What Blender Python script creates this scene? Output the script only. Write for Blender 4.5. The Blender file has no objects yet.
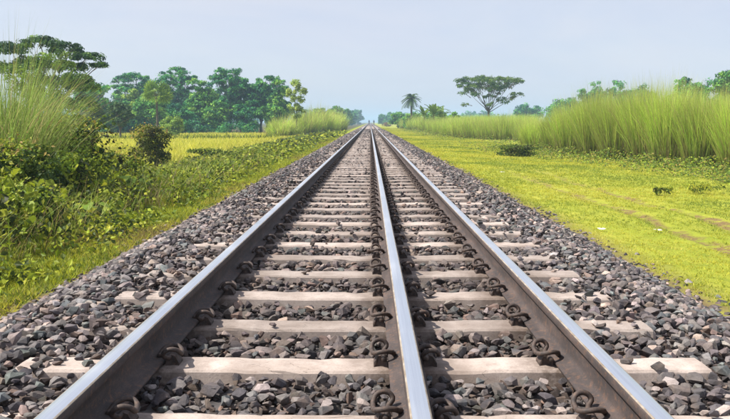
import bpy, bmesh, math
import numpy as np
from mathutils import Vector

# ------------------------------------------------------------------ camera, sky, sun, exposure
SC = bpy.context.scene
COL = SC.collection
cam_d = bpy.data.cameras.new('camera')
cam = bpy.data.objects.new('camera', cam_d)
COL.objects.link(cam)
cam.location = (0.0445, 0.0, 1.546)
cam.rotation_euler = (math.radians(90 - 6.74), 0, math.radians(0.39))
cam_d.sensor_width = 36.0
cam_d.lens = 36.5
cam_d.clip_start = 0.05
cam_d.clip_end = 20000
SC.camera = cam

SUN_EL, SUN_ROT = 52.0, -97.0            # degrees; rotation clockwise from +Y (the track's direction)
world = bpy.data.worlds.new('World')
SC.world = world
world.use_nodes = True
wn, wl = world.node_tree.nodes, world.node_tree.links
sky = wn.new('ShaderNodeTexSky')
sky.sky_type = 'NISHITA'
sky.sun_disc = False
sky.sun_elevation = math.radians(SUN_EL)
sky.sun_rotation = math.radians(SUN_ROT)
sky.air_density = 1.0
sky.dust_density = 1.5
sky.ozone_density = 1.6
tc = wn.new('ShaderNodeTexCoord')
mp = wn.new('ShaderNodeMapping'); mp.inputs['Scale'].default_value = (1.0, 1.0, 4.0)
nz = wn.new('ShaderNodeTexNoise'); nz.inputs['Scale'].default_value = 1.6
nz.inputs['Detail'].default_value = 6; nz.inputs['Roughness'].default_value = 0.55
rmp = wn.new('ShaderNodeMapRange')
rmp.inputs['From Min'].default_value = 0.3; rmp.inputs['From Max'].default_value = 0.7
rmp.inputs['To Min'].default_value = 0.58; rmp.inputs['To Max'].default_value = 0.88
veil = wn.new('ShaderNodeMix'); veil.data_type = 'RGBA'
veil.inputs[7].default_value = (3.85, 3.85, 4.55, 1)       # thin high cloud veil
nz2 = wn.new('ShaderNodeTexNoise'); nz2.inputs['Scale'].default_value = 2.3
nz2.inputs['Detail'].default_value = 7; nz2.inputs['Roughness'].default_value = 0.6; nz2.inputs['Distortion'].default_value = 0.5
vr = wn.new('ShaderNodeValToRGB'); wl.new(mp.outputs[0], nz2.inputs['Vector']); wl.new(nz2.outputs['Fac'], vr.inputs[0])
vr.color_ramp.elements[0].position = 0.3; vr.color_ramp.elements[0].color = (0.70, 0.755, 0.93, 1)
vr.color_ramp.elements[1].position = 0.7; vr.color_ramp.elements[1].color = (0.86, 0.86, 0.95, 1)
vs = wn.new('ShaderNodeVectorMath'); vs.operation = 'SCALE'; vs.inputs['Scale'].default_value = 5.0
wl.new(vr.outputs[0], vs.inputs[0]); wl.new(vs.outputs[0], veil.inputs[7])
wl.new(tc.outputs['Generated'], mp.inputs[0]); wl.new(mp.outputs[0], nz.inputs['Vector'])
wl.new(nz.outputs['Fac'], rmp.inputs['Value']); wl.new(rmp.outputs[0], veil.inputs[0])
wl.new(sky.outputs[0], veil.inputs[6]); wl.new(veil.outputs[2], wn['Background'].inputs[0])
wn['Background'].inputs[1].default_value = 0.11

sun_d = bpy.data.lights.new('sun', 'SUN')
sun_d.energy = 4.8
sun_d.angle = math.radians(1.2)
sun_d.color = (1.0, 0.95, 0.87)
sun = bpy.data.objects.new('sun', sun_d)
COL.objects.link(sun)
_e, _r = math.radians(SUN_EL), math.radians(SUN_ROT)
to_sun = Vector((math.sin(_r) * math.cos(_e), math.cos(_r) * math.cos(_e), math.sin(_e)))
sun.rotation_euler = to_sun.to_track_quat('Z', 'Y').to_euler()
sun.location = (-30, -5, 40)

SC.view_settings.view_transform = 'Standard'
SC.view_settings.look = 'None'
SC.view_settings.gamma = 1.0
SC.view_settings.exposure = 0.75
SC.render.engine = 'CYCLES'
SC.cycles.use_denoising = True
try:
    SC.cycles.denoiser = 'OPENIMAGEDENOISE'
except Exception:
    pass
SC.cycles.max_bounces = 6
SC.cycles.diffuse_bounces = 3
SC.cycles.glossy_bounces = 2
SC.cycles.transmission_bounces = 3
SC.cycles.volume_bounces = 0
SC.cycles.caustics_reflective = False
SC.cycles.caustics_refractive = False

rng = np.random.default_rng(7)
PI = math.pi

# ------------------------------------------------------------------ materials
def new_mat(name):
    m = bpy.data.materials.new(name); m.use_nodes = True
    return m, m.node_tree.nodes, m.node_tree.links, m.node_tree.nodes['Principled BSDF']

def noise(n, l, scale, detail=4, rough=0.55, vec=None, dist=0.0):
    t = n.new('ShaderNodeTexNoise')
    t.inputs['Scale'].default_value = scale; t.inputs['Detail'].default_value = detail
    t.inputs['Roughness'].default_value = rough; t.inputs['Distortion'].default_value = dist
    if vec is not None: l.new(vec, t.inputs['Vector'])
    return t.outputs['Fac']

def ramp(n, l, fac, stops):
    r = n.new('ShaderNodeValToRGB')
    e = r.color_ramp.elements
    while len(e) < len(stops): e.new(0.5)
    for k, (p, c) in enumerate(stops):
        e[k].position = p; e[k].color = (c, c, c, 1) if isinstance(c, (int, float)) else (*c, 1)
    l.new(fac, r.inputs[0])
    return r.outputs[0]

def mixc(n, l, fac, a, b, mode='MIX'):
    m = n.new('ShaderNodeMix'); m.data_type = 'RGBA'; m.blend_type = mode
    for sock, v in ((m.inputs[0], fac), (m.inputs[6], a), (m.inputs[7], b)):
        if isinstance(v, (int, float)): sock.default_value = v
        elif isinstance(v, tuple): sock.default_value = (*v, 1)
        else: l.new(v, sock)
    return m.outputs[2]

def bump(n, l, b, height, strength, dist):
    k = n.new('ShaderNodeBump'); k.inputs['Strength'].default_value = strength
    k.inputs['Distance'].default_value = dist
    l.new(height, k.inputs['Height']); l.new(k.outputs[0], b.inputs['Normal'])

def position(n):
    return n.new('ShaderNodeNewGeometry').outputs['Position']

def foliage_mat(name, trans=0.35, rough=0.55, spec=0.25, mottled=0.0):
    m, n, l, b = new_mat(name)
    a = n.new('ShaderNodeAttribute'); a.attribute_name = 'Col'
    col = a.outputs['Color']
    if mottled:
        f = noise(n, l, mottled, 3, vec=position(n))
        col = mixc(n, l, 1.0, col, ramp(n, l, f, [(0.3, 0.75), (0.7, 1.15)]), 'MULTIPLY')
    l.new(col, b.inputs['Base Color'])
    b.inputs['Roughness'].default_value = rough
    b.inputs['Specular IOR Level'].default_value = spec
    t = n.new('ShaderNodeBsdfTranslucent'); l.new(col, t.inputs[0])
    mx = n.new('ShaderNodeMixShader'); mx.inputs[0].default_value = trans
    l.new(b.outputs[0], mx.inputs[1]); l.new(t.outputs[0], mx.inputs[2])
    l.new(mx.outputs[0], n['Material Output'].inputs['Surface'])
    return m

M_LEAF = foliage_mat('leaf', 0.35, 0.55, 0.2)
M_TREELEAF = foliage_mat('tree_leaf', 0.28, 0.6, 0.2)
M_BLADE = foliage_mat('grass_blade', 0.5, 0.55, 0.25)

def bark_mat(name, c1, c2):
    m, n, l, b = new_mat(name)
    f = noise(n, l, 6, 5, 0.65, vec=position(n))
    l.new(ramp(n, l, f, [(0.3, c1), (0.7, c2)]), b.inputs['Base Color'])
    b.inputs['Roughness'].default_value = 0.9
    bump(n, l, b, f, 0.6, 0.03)
    return m
M_BARK = bark_mat('bark', (0.05, 0.038, 0.028), (0.13, 0.10, 0.075))
M_STALK = bark_mat('stalk', (0.10, 0.12, 0.03), (0.20, 0.18, 0.07))

# ballast stones: colour per stone, fine grain and dust on top
m, n, l, b = new_mat('crushed_stone'); M_STONE = m
a = n.new('ShaderNodeAttribute'); a.attribute_name = 'Col'
p = position(n)
f1 = noise(n, l, 55, 6, 0.7, vec=p); f2 = noise(n, l, 260, 3, 0.6, vec=p); f3 = noise(n, l, 14, 3, vec=p)
c = mixc(n, l, 1.0, a.outputs['Color'], ramp(n, l, f1, [(0.25, 0.62), (0.5, 1.0), (0.75, 1.35)]), 'MULTIPLY')
c = mixc(n, l, 1.0, c, ramp(n, l, f2, [(0.3, 0.8), (0.7, 1.15)]), 'MULTIPLY')
c = mixc(n, l, ramp(n, l, f3, [(0.5, 0.0), (0.72, 0.4)]), c, (0.21, 0.15, 0.115))
l.new(c, b.inputs['Base Color']); b.inputs['Roughness'].default_value = 0.82
b.inputs['Specular IOR Level'].default_value = 0.3
bump(n, l, b, f1, 0.5, 0.008)

m, n, l, b = new_mat('ballast_bed'); M_BED = m
p = position(n)
vo = n.new('ShaderNodeTexVoronoi'); vo.inputs['Scale'].default_value = 17; l.new(p, vo.inputs['Vector'])
f = noise(n, l, 0.9, 5, vec=p)
c = ramp(n, l, vo.outputs['Color'], [(0.1, (0.04, 0.036, 0.036)), (0.45, (0.10, 0.088, 0.085)), (0.8, (0.18, 0.155, 0.145)), (1.0, (0.26, 0.22, 0.2))])
c = mixc(n, l, 1.0, c, ramp(n, l, f, [(0.3, 0.8), (0.7, 1.2)]), 'MULTIPLY')
l.new(c, b.inputs['Base Color']); b.inputs['Roughness'].default_value = 0.95
bump(n, l, b, vo.outputs['Distance'], 0.9, 0.04)

# sleeper concrete
m, n, l, b = new_mat('sleeper_concrete'); M_CONC = m
p = position(n)
oi = n.new('ShaderNodeObjectInfo')
f1 = noise(n, l, 9, 6, 0.65, vec=p); f2 = noise(n, l, 120, 4, 0.7, vec=p); f3 = noise(n, l, 3.0, 4, vec=p, dist=0.4)
c = ramp(n, l, f1, [(0.25, (0.30, 0.24, 0.205)), (0.5, (0.43, 0.355, 0.31)), (0.78, (0.51, 0.435, 0.385))])
c = mixc(n, l, 1.0, c, ramp(n, l, f2, [(0.28, 0.7), (0.5, 1.0), (0.75, 1.1)]), 'MULTIPLY')
c = mixc(n, l, ramp(n, l, f3, [(0.46, 0.0), (0.72, 0.75)]), c, (0.24, 0.185, 0.15))
c = mixc(n, l, 1.0, c, ramp(n, l, oi.outputs['Random'], [(0.0, 0.68), (1.0, 1.08)]), 'MULTIPLY')
vc = n.new('ShaderNodeTexVoronoi'); vc.feature = 'DISTANCE_TO_EDGE'; vc.inputs['Scale'].default_value = 5.5
wv = mixc(n, l, 0.12, p, n.new('ShaderNodeTexNoise').outputs['Color']); l.new(wv, vc.inputs['Vector'])
crk = ramp(n, l, vc.outputs['Distance'], [(0.0, 1.0), (0.012, 0.0)])
cm = n.new('ShaderNodeMath'); cm.operation = 'MULTIPLY'; l.new(crk, cm.inputs[0]); l.new(ramp(n, l, f3, [(0.52, 0.0), (0.62, 0.7)]), cm.inputs[1])
c = mixc(n, l, cm.outputs[0], c, (0.10, 0.08, 0.065))
f4 = noise(n, l, 30, 5, 0.75, vec=p)
c = mixc(n, l, ramp(n, l, f4, [(0.56, 0.0), (0.68, 0.55)]), c, (0.22, 0.165, 0.13))
# rust and grease stain beside each of the three rails
sx = n.new('ShaderNodeSeparateXYZ'); l.new(p, sx.inputs[0])
stain = None
for rx in (-0.8715, 0.19, 0.8715):
    s = n.new('ShaderNodeMath'); s.operation = 'SUBTRACT'; l.new(sx.outputs[0], s.inputs[0]); s.inputs[1].default_value = rx
    ab = n.new('ShaderNodeMath'); ab.operation = 'ABSOLUTE'; l.new(s.outputs[0], ab.inputs[0])
    mr = n.new('ShaderNodeMapRange'); l.new(ab.outputs[0], mr.inputs[0])
    mr.inputs[1].default_value = 0.10; mr.inputs[2].default_value = 0.27; mr.inputs[3].default_value = 1.0; mr.inputs[4].default_value = 0.0
    if stain is None: stain = mr.outputs[0]
    else:
        mxm = n.new('ShaderNodeMath'); mxm.operation = 'MAXIMUM'; l.new(stain, mxm.inputs[0]); l.new(mr.outputs[0], mxm.inputs[1]); stain = mxm.outputs[0]
fs = noise(n, l, 22, 5, 0.7, vec=p)
sm = n.new('ShaderNodeMath'); sm.operation = 'MULTIPLY'; l.new(stain, sm.inputs[0]); l.new(ramp(n, l, fs, [(0.25, 0.15), (0.6, 0.9)]), sm.inputs[1])
c = mixc(n, l, sm.outputs[0], c, (0.115, 0.08, 0.06))
l.new(c, b.inputs['Base Color']); b.inputs['Roughness'].default_value = 0.88
bump(n, l, b, f2, 0.35, 0.004)

# rails
m, n, l, b = new_mat('rusted_rail_steel'); M_RUST = m
p = position(n)
mpn = n.new('ShaderNodeMapping'); mpn.inputs['Scale'].default_value = (1, 0.25, 1); l.new(p, mpn.inputs[0])
f1 = noise(n, l, 14, 6, 0.65, vec=mpn.outputs[0]); f2 = noise(n, l, 150, 4, 0.7, vec=p)
c = ramp(n, l, f1, [(0.25, (0.028, 0.022, 0.021)), (0.5, (0.054, 0.041, 0.038)), (0.78, (0.115, 0.080, 0.067))])
c = mixc(n, l, 1.0, c, ramp(n, l, f2, [(0.3, 0.75), (0.7, 1.2)]), 'MULTIPLY')
l.new(c, b.inputs['Base Color']); f3 = noise(n, l, 38, 6, 0.75, vec=p)
c = mixc(n, l, ramp(n, l, f3, [(0.52, 0.0), (0.66, 0.55)]), c, (0.19, 0.095, 0.05))
c = mixc(n, l, ramp(n, l, f3, [(0.30, 0.6), (0.42, 0.0)]), c, (0.03, 0.024, 0.024))
l.new(c, b.inputs['Base Color']); b.inputs['Roughness'].default_value = 0.8
b.inputs['Metallic'].default_value = 0.0
bump(n, l, b, f2, 0.4, 0.002)

m, n, l, b = new_mat('polished_rail_head'); M_STEEL = m
p = position(n)
mpn = n.new('ShaderNodeMapping'); mpn.inputs['Scale'].default_value = (1, 0.012, 1); l.new(p, mpn.inputs[0])
f1 = noise(n, l, 130, 4, 0.6, vec=mpn.outputs[0]); f2 = noise(n, l, 2.2, 4, vec=p)
l.new(ramp(n, l, f1, [(0.3, (0.80, 0.80, 0.81)), (0.7, (0.95, 0.95, 0.95))]), b.inputs['Base Color'])
b.inputs['Metallic'].default_value = 1.0
l.new(ramp(n, l, f2, [(0.3, 0.26), (0.7, 0.40)]), b.inputs['Roughness'])
bump(n, l, b, f1, 0.05, 0.001)

m, n, l, b = new_mat('worn_rail_edge'); M_EDGE = m
p = position(n)
f1 = noise(n, l, 20, 4, vec=p)
l.new(ramp(n, l, f1, [(0.3, (0.30, 0.23, 0.16)), (0.7, (0.55, 0.47, 0.37))]), b.inputs['Base Color'])
b.inputs['Metallic'].default_value = 0.6; b.inputs['Roughness'].default_value = 0.5

m, n, l, b = new_mat('clip_iron'); M_CLIP = m
p = position(n)
f1 = noise(n, l, 60, 4, vec=p)
l.new(ramp(n, l, f1, [(0.3, (0.030, 0.023, 0.021)), (0.6, (0.085, 0.058, 0.046)), (0.75, (0.16, 0.09, 0.055))]), b.inputs['Base Color'])
b.inputs['Roughness'].default_value = 0.7; b.inputs['Metallic'].default_value = 0.1

# ground
m, n, l, b = new_mat('ground'); M_GROUND = m
p = position(n)
sx = n.new('ShaderNodeSeparateXYZ'); l.new(p, sx.inputs[0])
def mrange(v, a0, a1, b0=0.0, b1=1.0):
    q = n.new('ShaderNodeMapRange'); l.new(v, q.inputs[0])
    for i, z in enumerate((a0, a1, b0, b1)): q.inputs[i + 1].default_value = z
    return q.outputs[0]
def math2(op, a_, b_):
    q = n.new('ShaderNodeMath'); q.operation = op
    for i, v in enumerate((a_, b_)):
        if isinstance(v, (int, float)): q.inputs[i].default_value = v
        else: l.new(v, q.inputs[i])
    return q.outputs[0]
big = noise(n, l, 0.35, 5, 0.6, vec=p); mid = noise(n, l, 3.0, 5, 0.65, vec=p); fine = noise(n, l, 42, 4, 0.7, vec=p)
turf = ramp(n, l, mid, [(0.25, (0.17, 0.20, 0.03)), (0.5, (0.31, 0.32, 0.04)), (0.75, (0.42, 0.39, 0.06))])
turf = mixc(n, l, ramp(n, l, big, [(0.42, 0.0), (0.68, 0.5)]), turf, (0.22, 0.29, 0.02))
turf = mixc(n, l, 1.0, turf, ramp(n, l, fine, [(0.28, 0.55), (0.5, 1.0), (0.75, 1.2)]), 'MULTIPLY')
soil = ramp(n, l, mid, [(0.3, (0.05, 0.042, 0.02)), (0.7, (0.11, 0.10, 0.035))])
weed = ramp(n, l, mid, [(0.3, (0.07, 0.10, 0.012)), (0.7, (0.20, 0.24, 0.02))])
left_far = mixc(n, l, mrange(sx.outputs[0], -3.6, -4.4), weed, soil)
field = ramp(n, l, mid, [(0.3, (0.33, 0.35, 0.02)), (0.7, (0.46, 0.44, 0.02))])
left_far = mixc(n, l, math2('MULTIPLY', mrange(sx.outputs[0], -7.6, -9.0), mrange(sx.outputs[1], 110, 104)), left_far, field)
c = mixc(n, l, mrange(sx.outputs[0], -3.1, -3.5), turf, left_far)
# two wheel ruts beaten into the turf on the right
wob = mrange(noise(n, l, 0.8, 4, vec=p), 0, 1, -0.35, 0.35)
rag = noise(n, l, 5.0, 5, 0.7, vec=p)
rut = None
for rx in (4.05, 5.05):
    d = math2('ABSOLUTE', math2('SUBTRACT', math2('ADD', sx.outputs[0], wob), rx), 0)
    r_ = mrange(d, 0.08, 0.20, 1.0, 0.0)
    rut = r_ if rut is None else math2('MAXIMUM', rut, r_)
rut = math2('MULTIPLY', rut, ramp(n, l, rag, [(0.40, 0.0), (0.56, 1.0)]))
rut = math2('MULTIPLY', rut, mrange(sx.outputs[1], 24, 16))
c = mixc(n, l, rut, c, ramp(n, l, fine, [(0.3, (0.12, 0.085, 0.035)), (0.7, (0.27, 0.19, 0.08))]))
# trodden soil along the ballast toe
toe = mrange(math2('ABSOLUTE', sx.outputs[0], 0), 2.55, 2.95, 1.0, 0.0)
c = mixc(n, l, math2('MULTIPLY', toe, ramp(n, l, rag, [(0.30, 0.35), (0.6, 1.0)])), c, (0.17, 0.125, 0.06))
l.new(c, b.inputs['Base Color']); b.inputs['Roughness'].default_value = 0.95
b.inputs['Specular IOR Level'].default_value = 0.1
bump(n, l, b, fine, 0.7, 0.02)

m, n, l, b = new_mat('litter_paper'); M_PAPER = m
f1 = noise(n, l, 30, 3, vec=position(n))
l.new(ramp(n, l, f1, [(0.3, (0.62, 0.60, 0.57)), (0.7, (0.82, 0.81, 0.78))]), b.inputs['Base Color']); b.inputs['Roughness'].default_value = 0.7
m, n, l, b = new_mat('dark_cloth'); M_CLOTH = m
f1 = noise(n, l, 6, 3, vec=position(n))
l.new(ramp(n, l, f1, [(0.4, (0.03, 0.028, 0.05)), (0.6, (0.07, 0.05, 0.08))]), b.inputs['Base Color']); b.inputs['Roughness'].default_value = 0.9

# ------------------------------------------------------------------ mesh helpers
class MB:
    """collects geometry (numpy) and links it as ONE mesh object"""
    def __init__(s): s.v = []; s.f = {}; s.c = []; s.nv = 0; s.mats = {}
    def raw(s, V, F, C=(0.5, 0.5, 0.5), mat=0):
        V = np.asarray(V, float); F = np.asarray(F, int)
        C = np.asarray(C, float)
        if C.ndim == 1: C = np.broadcast_to(C, (len(V), 3))
        s.v.append(V); s.c.append(C)
        s.f.setdefault((F.shape[1], mat), []).append(F + s.nv); s.nv += len(V)
    def inst(s, tv, tf, R, T, C, mat=0):
        """copies of a template: R (N,3,3), T (N,3), C (N,3) or (N,nv,3)"""
        tv = np.asarray(tv, float); tf = np.asarray(tf, int); N = len(T)
        if N == 0: return
        V = np.einsum('nij,vj->nvi', R, tv) + T[:, None, :]
        F = tf[None] + (np.arange(N) * len(tv))[:, None, None]
        if C.ndim == 2: C = np.repeat(C[:, None, :], len(tv), 1)
        s.raw(V.reshape(-1, 3), F.reshape(-1, tf.shape[1]), C.reshape(-1, 3), mat)
    def mesh(s, name, mats, smooth=False, color=True):
        me = bpy.data.meshes.new(name)
        V = np.concatenate(s.v).astype(np.float32)
        me.vertices.add(len(V)); me.vertices.foreach_set('co', V.ravel())
        loops, starts, mi, st = [], [], [], 0
        for (k, mat), fl in s.f.items():
            F = np.concatenate(fl); loops.append(F.ravel())
            starts.append(st + np.arange(len(F)) * k); st += F.size
            mi.append(np.full(len(F), mat))
        L = np.concatenate(loops).astype(np.int32); S = np.concatenate(starts).astype(np.int32)
        me.loops.add(len(L)); me.loops.foreach_set('vertex_index', L)
        me.polygons.add(len(S)); me.polygons.foreach_set('loop_start', S)
        me.polygons.foreach_set('material_index', np.concatenate(mi).astype(np.int32))
        me.polygons.foreach_set('use_smooth', np.full(len(S), smooth))
        me.update(calc_edges=True)
        if color:
            at = me.color_attributes.new('Col', 'FLOAT_COLOR', 'POINT')
            Cc = np.concatenate(s.c); Cc = np.hstack([Cc, np.ones((len(Cc), 1))]).astype(np.float32)
            at.data.foreach_set('color', Cc.ravel())
        for m_ in (mats if isinstance(mats, (list, tuple)) else [mats]): me.materials.append(m_)
        return me
    def build(s, name, mats, parent=None, smooth=False):
        return link(name, s.mesh(name, mats, smooth), parent)

def link(name, me, parent=None, loc=None):
    o = bpy.data.objects.new(name, me); COL.objects.link(o)
    if parent is not None: o.parent = parent
    if loc is not None: o.location = loc
    return o
def tag(o, label=None, cat=None, group=None, kind=None):
    for k, v in (('label', label), ('category', cat), ('group', group), ('kind', kind)):
        if v: o[k] = v
    return o
def thing(name, label, cat, loc=(0, 0, 0), group=None):
    return tag(link(name, None, None, loc), label, cat, group)

def unit(v): return v / np.maximum(np.linalg.norm(v, axis=-1, keepdims=True), 1e-9)
def frame(y, nrm):
    """rotations whose Y axis is y and whose Z axis is close to nrm"""
    y = unit(y); x = unit(np.cross(y, nrm)); z = np.cross(x, y)
    return np.stack([x, y, z], -1)
def rand_dir(N): return unit(rng.normal(size=(N, 3)))
def rotz(a):
    c, s_ = np.cos(a), np.sin(a); o = np.zeros_like(a); i = np.ones_like(a)
    return np.stack([np.stack([c, -s_, o], -1), np.stack([s_, c, o], -1), np.stack([o, o, i], -1)], -2)
def rand_rot(N):
    q = unit(rng.normal(size=(N, 4))); w, x, y, z = q.T
    return np.stack([np.stack([1-2*(y*y+z*z), 2*(x*y-z*w), 2*(x*z+y*w)], -1),
                     np.stack([2*(x*y+z*w), 1-2*(x*x+z*z), 2*(y*z-x*w)], -1),
                     np.stack([2*(x*z-y*w), 2*(y*z+x*w), 1-2*(x*x+y*y)], -1)], -2)
def U(a_, b_, N=None): return rng.uniform(a_, b_, N)
_lat = np.random.default_rng(3).random((256, 256))
def vnoise(x, y):
    xi, yi = np.floor(x).astype(int), np.floor(y).astype(int)
    fx, fy = x - xi, y - yi; fx = fx*fx*(3-2*fx); fy = fy*fy*(3-2*fy)
    g = lambda i, j: _lat[i % 256, j % 256]
    return (g(xi, yi)*(1-fx)+g(xi+1, yi)*fx)*(1-fy) + (g(xi, yi+1)*(1-fx)+g(xi+1, yi+1)*fx)*fy
def fbm(x, y, s_=1.0, o=3):
    x, y = np.asarray(x, float), np.asarray(y, float)
    return sum(vnoise(x*s_*2**k+17*k, y*s_*2**k+31*k)*0.5**k for k in range(o)) / sum(0.5**k for k in range(o))
def tube(mb, pts, rad, seg=7, col=(0.1, 0.08, 0.06), mat=0, cap=True):
    P = np.asarray(pts, float); n_ = len(P); rad = np.broadcast_to(np.asarray(rad, float), (n_,))
    d = unit(np.gradient(P, axis=0))
    ref = np.array([0.0, 0.0, 1.0]) if abs(d[0][2]) < 0.9 else np.array([0.0, 1.0, 0.0])
    V = []
    for i in range(n_):
        x = unit(np.cross(d[i], ref)); y = np.cross(d[i], x); ref = np.cross(x, d[i]) if True else ref
        an = np.arange(seg) * 2*PI/seg
        V.append(P[i] + rad[i]*(np.cos(an)[:, None]*x + np.sin(an)[:, None]*y))
    V = np.concatenate(V); F = []
    for i in range(n_-1):
        for k in range(seg): F.append((i*seg+k, i*seg+(k+1) % seg, (i+1)*seg+(k+1) % seg, (i+1)*seg+k))
    mb.raw(V, F, col, mat)
    if cap:
        e = np.vstack([V[-seg:], P[-1]+d[-1]*rad[-1]*0.5]); mb.raw(e, [(k, (k+1) % seg, seg) for k in range(seg)], col, mat)
        e = np.vstack([V[:seg], P[0]-d[0]*rad[0]*0.5]); mb.raw(e, [((k+1) % seg, k, seg) for k in range(seg)], col, mat)
def spline(ctrl, n_=24):
    C = np.asarray(ctrl, float); k = len(C); t = np.linspace(0, k-1, n_); out = []
    for q in t:
        i = min(int(q), k-2); f = q-i
        p0, p1, p2, p3 = C[max(i-1, 0)], C[i], C[i+1], C[min(i+2, k-1)]
        out.append(0.5*((2*p1)+(-p0+p2)*f+(2*p0-5*p1+4*p2-p3)*f*f+(-p0+3*p1-3*p2+p3)*f**3))
    return np.array(out)

# ------------------------------------------------------------------ terrain
def ground_z(x, y):
    x = np.asarray(x, float); y = np.asarray(y, float)
    z = np.interp(x, [-60, -12, -9, -6, -4, -2.65, 2.65, 5, 9, 60], [-0.25, -0.25, -0.2, -0.05, 0.08, 0.20, 0.20, 0.10, 0.0, 0.0])
    wgt = np.clip((np.abs(x) - 2.5) / 0.6, 0, 1) * np.clip((150 - y) / 100, 0, 1)
    z = z + wgt * (0.12 * (fbm(x, y, 0.6) - 0.5) + 0.05 * (fbm(x, y, 3.1) - 0.5))
    for rx in (4.05, 5.05):
        z = z - 0.035 * np.exp(-((x - rx) / 0.13) ** 2) * np.clip((24 - y) / 8, 0, 1)
    return z

xs = np.unique(np.concatenate([-np.geomspace(14, 3000, 26), np.arange(-14, -2.4, 0.3), np.linspace(-2.4, 2.4, 6), np.arange(2.5, 9, 0.1), np.arange(9, 15, 0.5), np.geomspace(15, 3000, 26)]))
ys = np.unique(np.concatenate([np.array([-60, -20, -8]), np.arange(-4, 26, 0.16), np.arange(26, 70, 0.8), np.geomspace(70, 4000, 40)]))
X, Y = np.meshgrid(xs, ys); Z = ground_z(X, Y)
nx, ny = len(xs), len(ys)
I = np.arange(nx * ny).reshape(ny, nx)
mb = MB(); mb.raw(np.stack([X, Y, Z], -1).reshape(-1, 3), np.stack([I[:-1, :-1], I[:-1, 1:], I[1:, 1:], I[1:, :-1]], -1).reshape(-1, 4))
tag(mb.build('ground', M_GROUND, None, True), kind='structure')

# ballast bed
PITCH, Y0 = 0.612, 2.375
def bed_z(x, y):
    x = np.asarray(x, float); y = np.asarray(y, float)
    left = np.interp(-x, [0, 1.2, 1.5, 1.7, 2.15, 2.5], [0.530, 0.535, 0.565, 0.545, 0.36, 0.17])
    right = np.interp(x, [0, 1.2, 1.5, 1.7, 2.2, 2.58], [0.530, 0.535, 0.540, 0.525, 0.35, 0.17])
    return np.where(x < 0, left, right) + 0.035 * (fbm(x, y, 1.7) - 0.5) - 0.014
xs = np.array([-2.75, -2.55, -2.35, -2.05, -1.75, -1.6, -1.45, -1.2, -0.6, 0, 0.6, 1.2, 1.45, 1.6, 1.75, 2.05, 2.35, 2.55, 2.75])
ys = np.unique(np.concatenate([np.arange(-6, 30, 0.4), np.geomspace(30, 3500, 60)]))
X, Y = np.meshgrid(xs, ys); Z = bed_z(X, Y) - 0.03
Z = np.where(np.abs(X) > 2.7, 0.05, Z)
nx, ny = len(xs), len(ys); I = np.arange(nx * ny).reshape(ny, nx)
mb = MB(); mb.raw(np.stack([X, Y, Z], -1).reshape(-1, 3), np.stack([I[:-1, :-1], I[:-1, 1:], I[1:, 1:], I[1:, :-1]], -1).reshape(-1, 4))
BED = tag(mb.build('ballast_bed', M_BED, None, True), kind='structure')

# ------------------------------------------------------------------ railway track
RAILS = (-0.8715, 0.19, 0.8715)
TRACK = thing('railway_track', 'dual gauge railway track of three steel rails on pale concrete sleepers', 'railway track', (0, 0, 0.35))
TZ = 0.35
def rail_mesh():
    half = [(0.070, 0.0), (0.070, 0.010), (0.055, 0.0145), (0.016, 0.026), (0.0085, 0.040), (0.0082, 0.100), (0.012, 0.112),
            (0.0325, 0.121), (0.0340, 0.126), (0.0345, 0.146), (0.0315, 0.1535), (0.0260, 0.1570), (0.0, 0.1580)]
    prof = half + [(-x, z) for x, z in half[:-1][::-1]]
    P = np.array(prof); k = len(P)
    ys_ = np.concatenate([np.array([-5.0, 0, 2, 4, 8, 16, 30, 60, 120, 250, 500, 1000, 3000])])
    V = np.concatenate([np.column_stack([P[:, 0], np.full(k, y), P[:, 1]]) for y in ys_])
    mb_ = MB()
    groups = {0: [], 1: [], 2: []}
    for i in range(len(ys_)-1):
        for j in range(k):
            j2 = (j+1) % k
            zs = (P[j][1] + P[j2][1]) / 2
            mt = 1 if zs > 0.1565 else (2 if zs > 0.1500 else 0)
            groups[mt].append((i*k+j, i*k+j2, (i+1)*k+j2, (i+1)*k+j))
    mb_.raw(V, groups[0], (0, 0, 0), 0)
    for g in (1, 2):
        mb_.f.setdefault((4, g), []).append(np.array(groups[g]))
    mb_.raw(V[:k], [tuple(range(k))], (0, 0, 0), 0)
    return mb_.mesh('rail', [M_RUST, M_STEEL, M_EDGE], True)
rm = rail_mesh()
for x in RAILS: link('rail', rm, TRACK, (x, 0, 0.562 - TZ))

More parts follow.
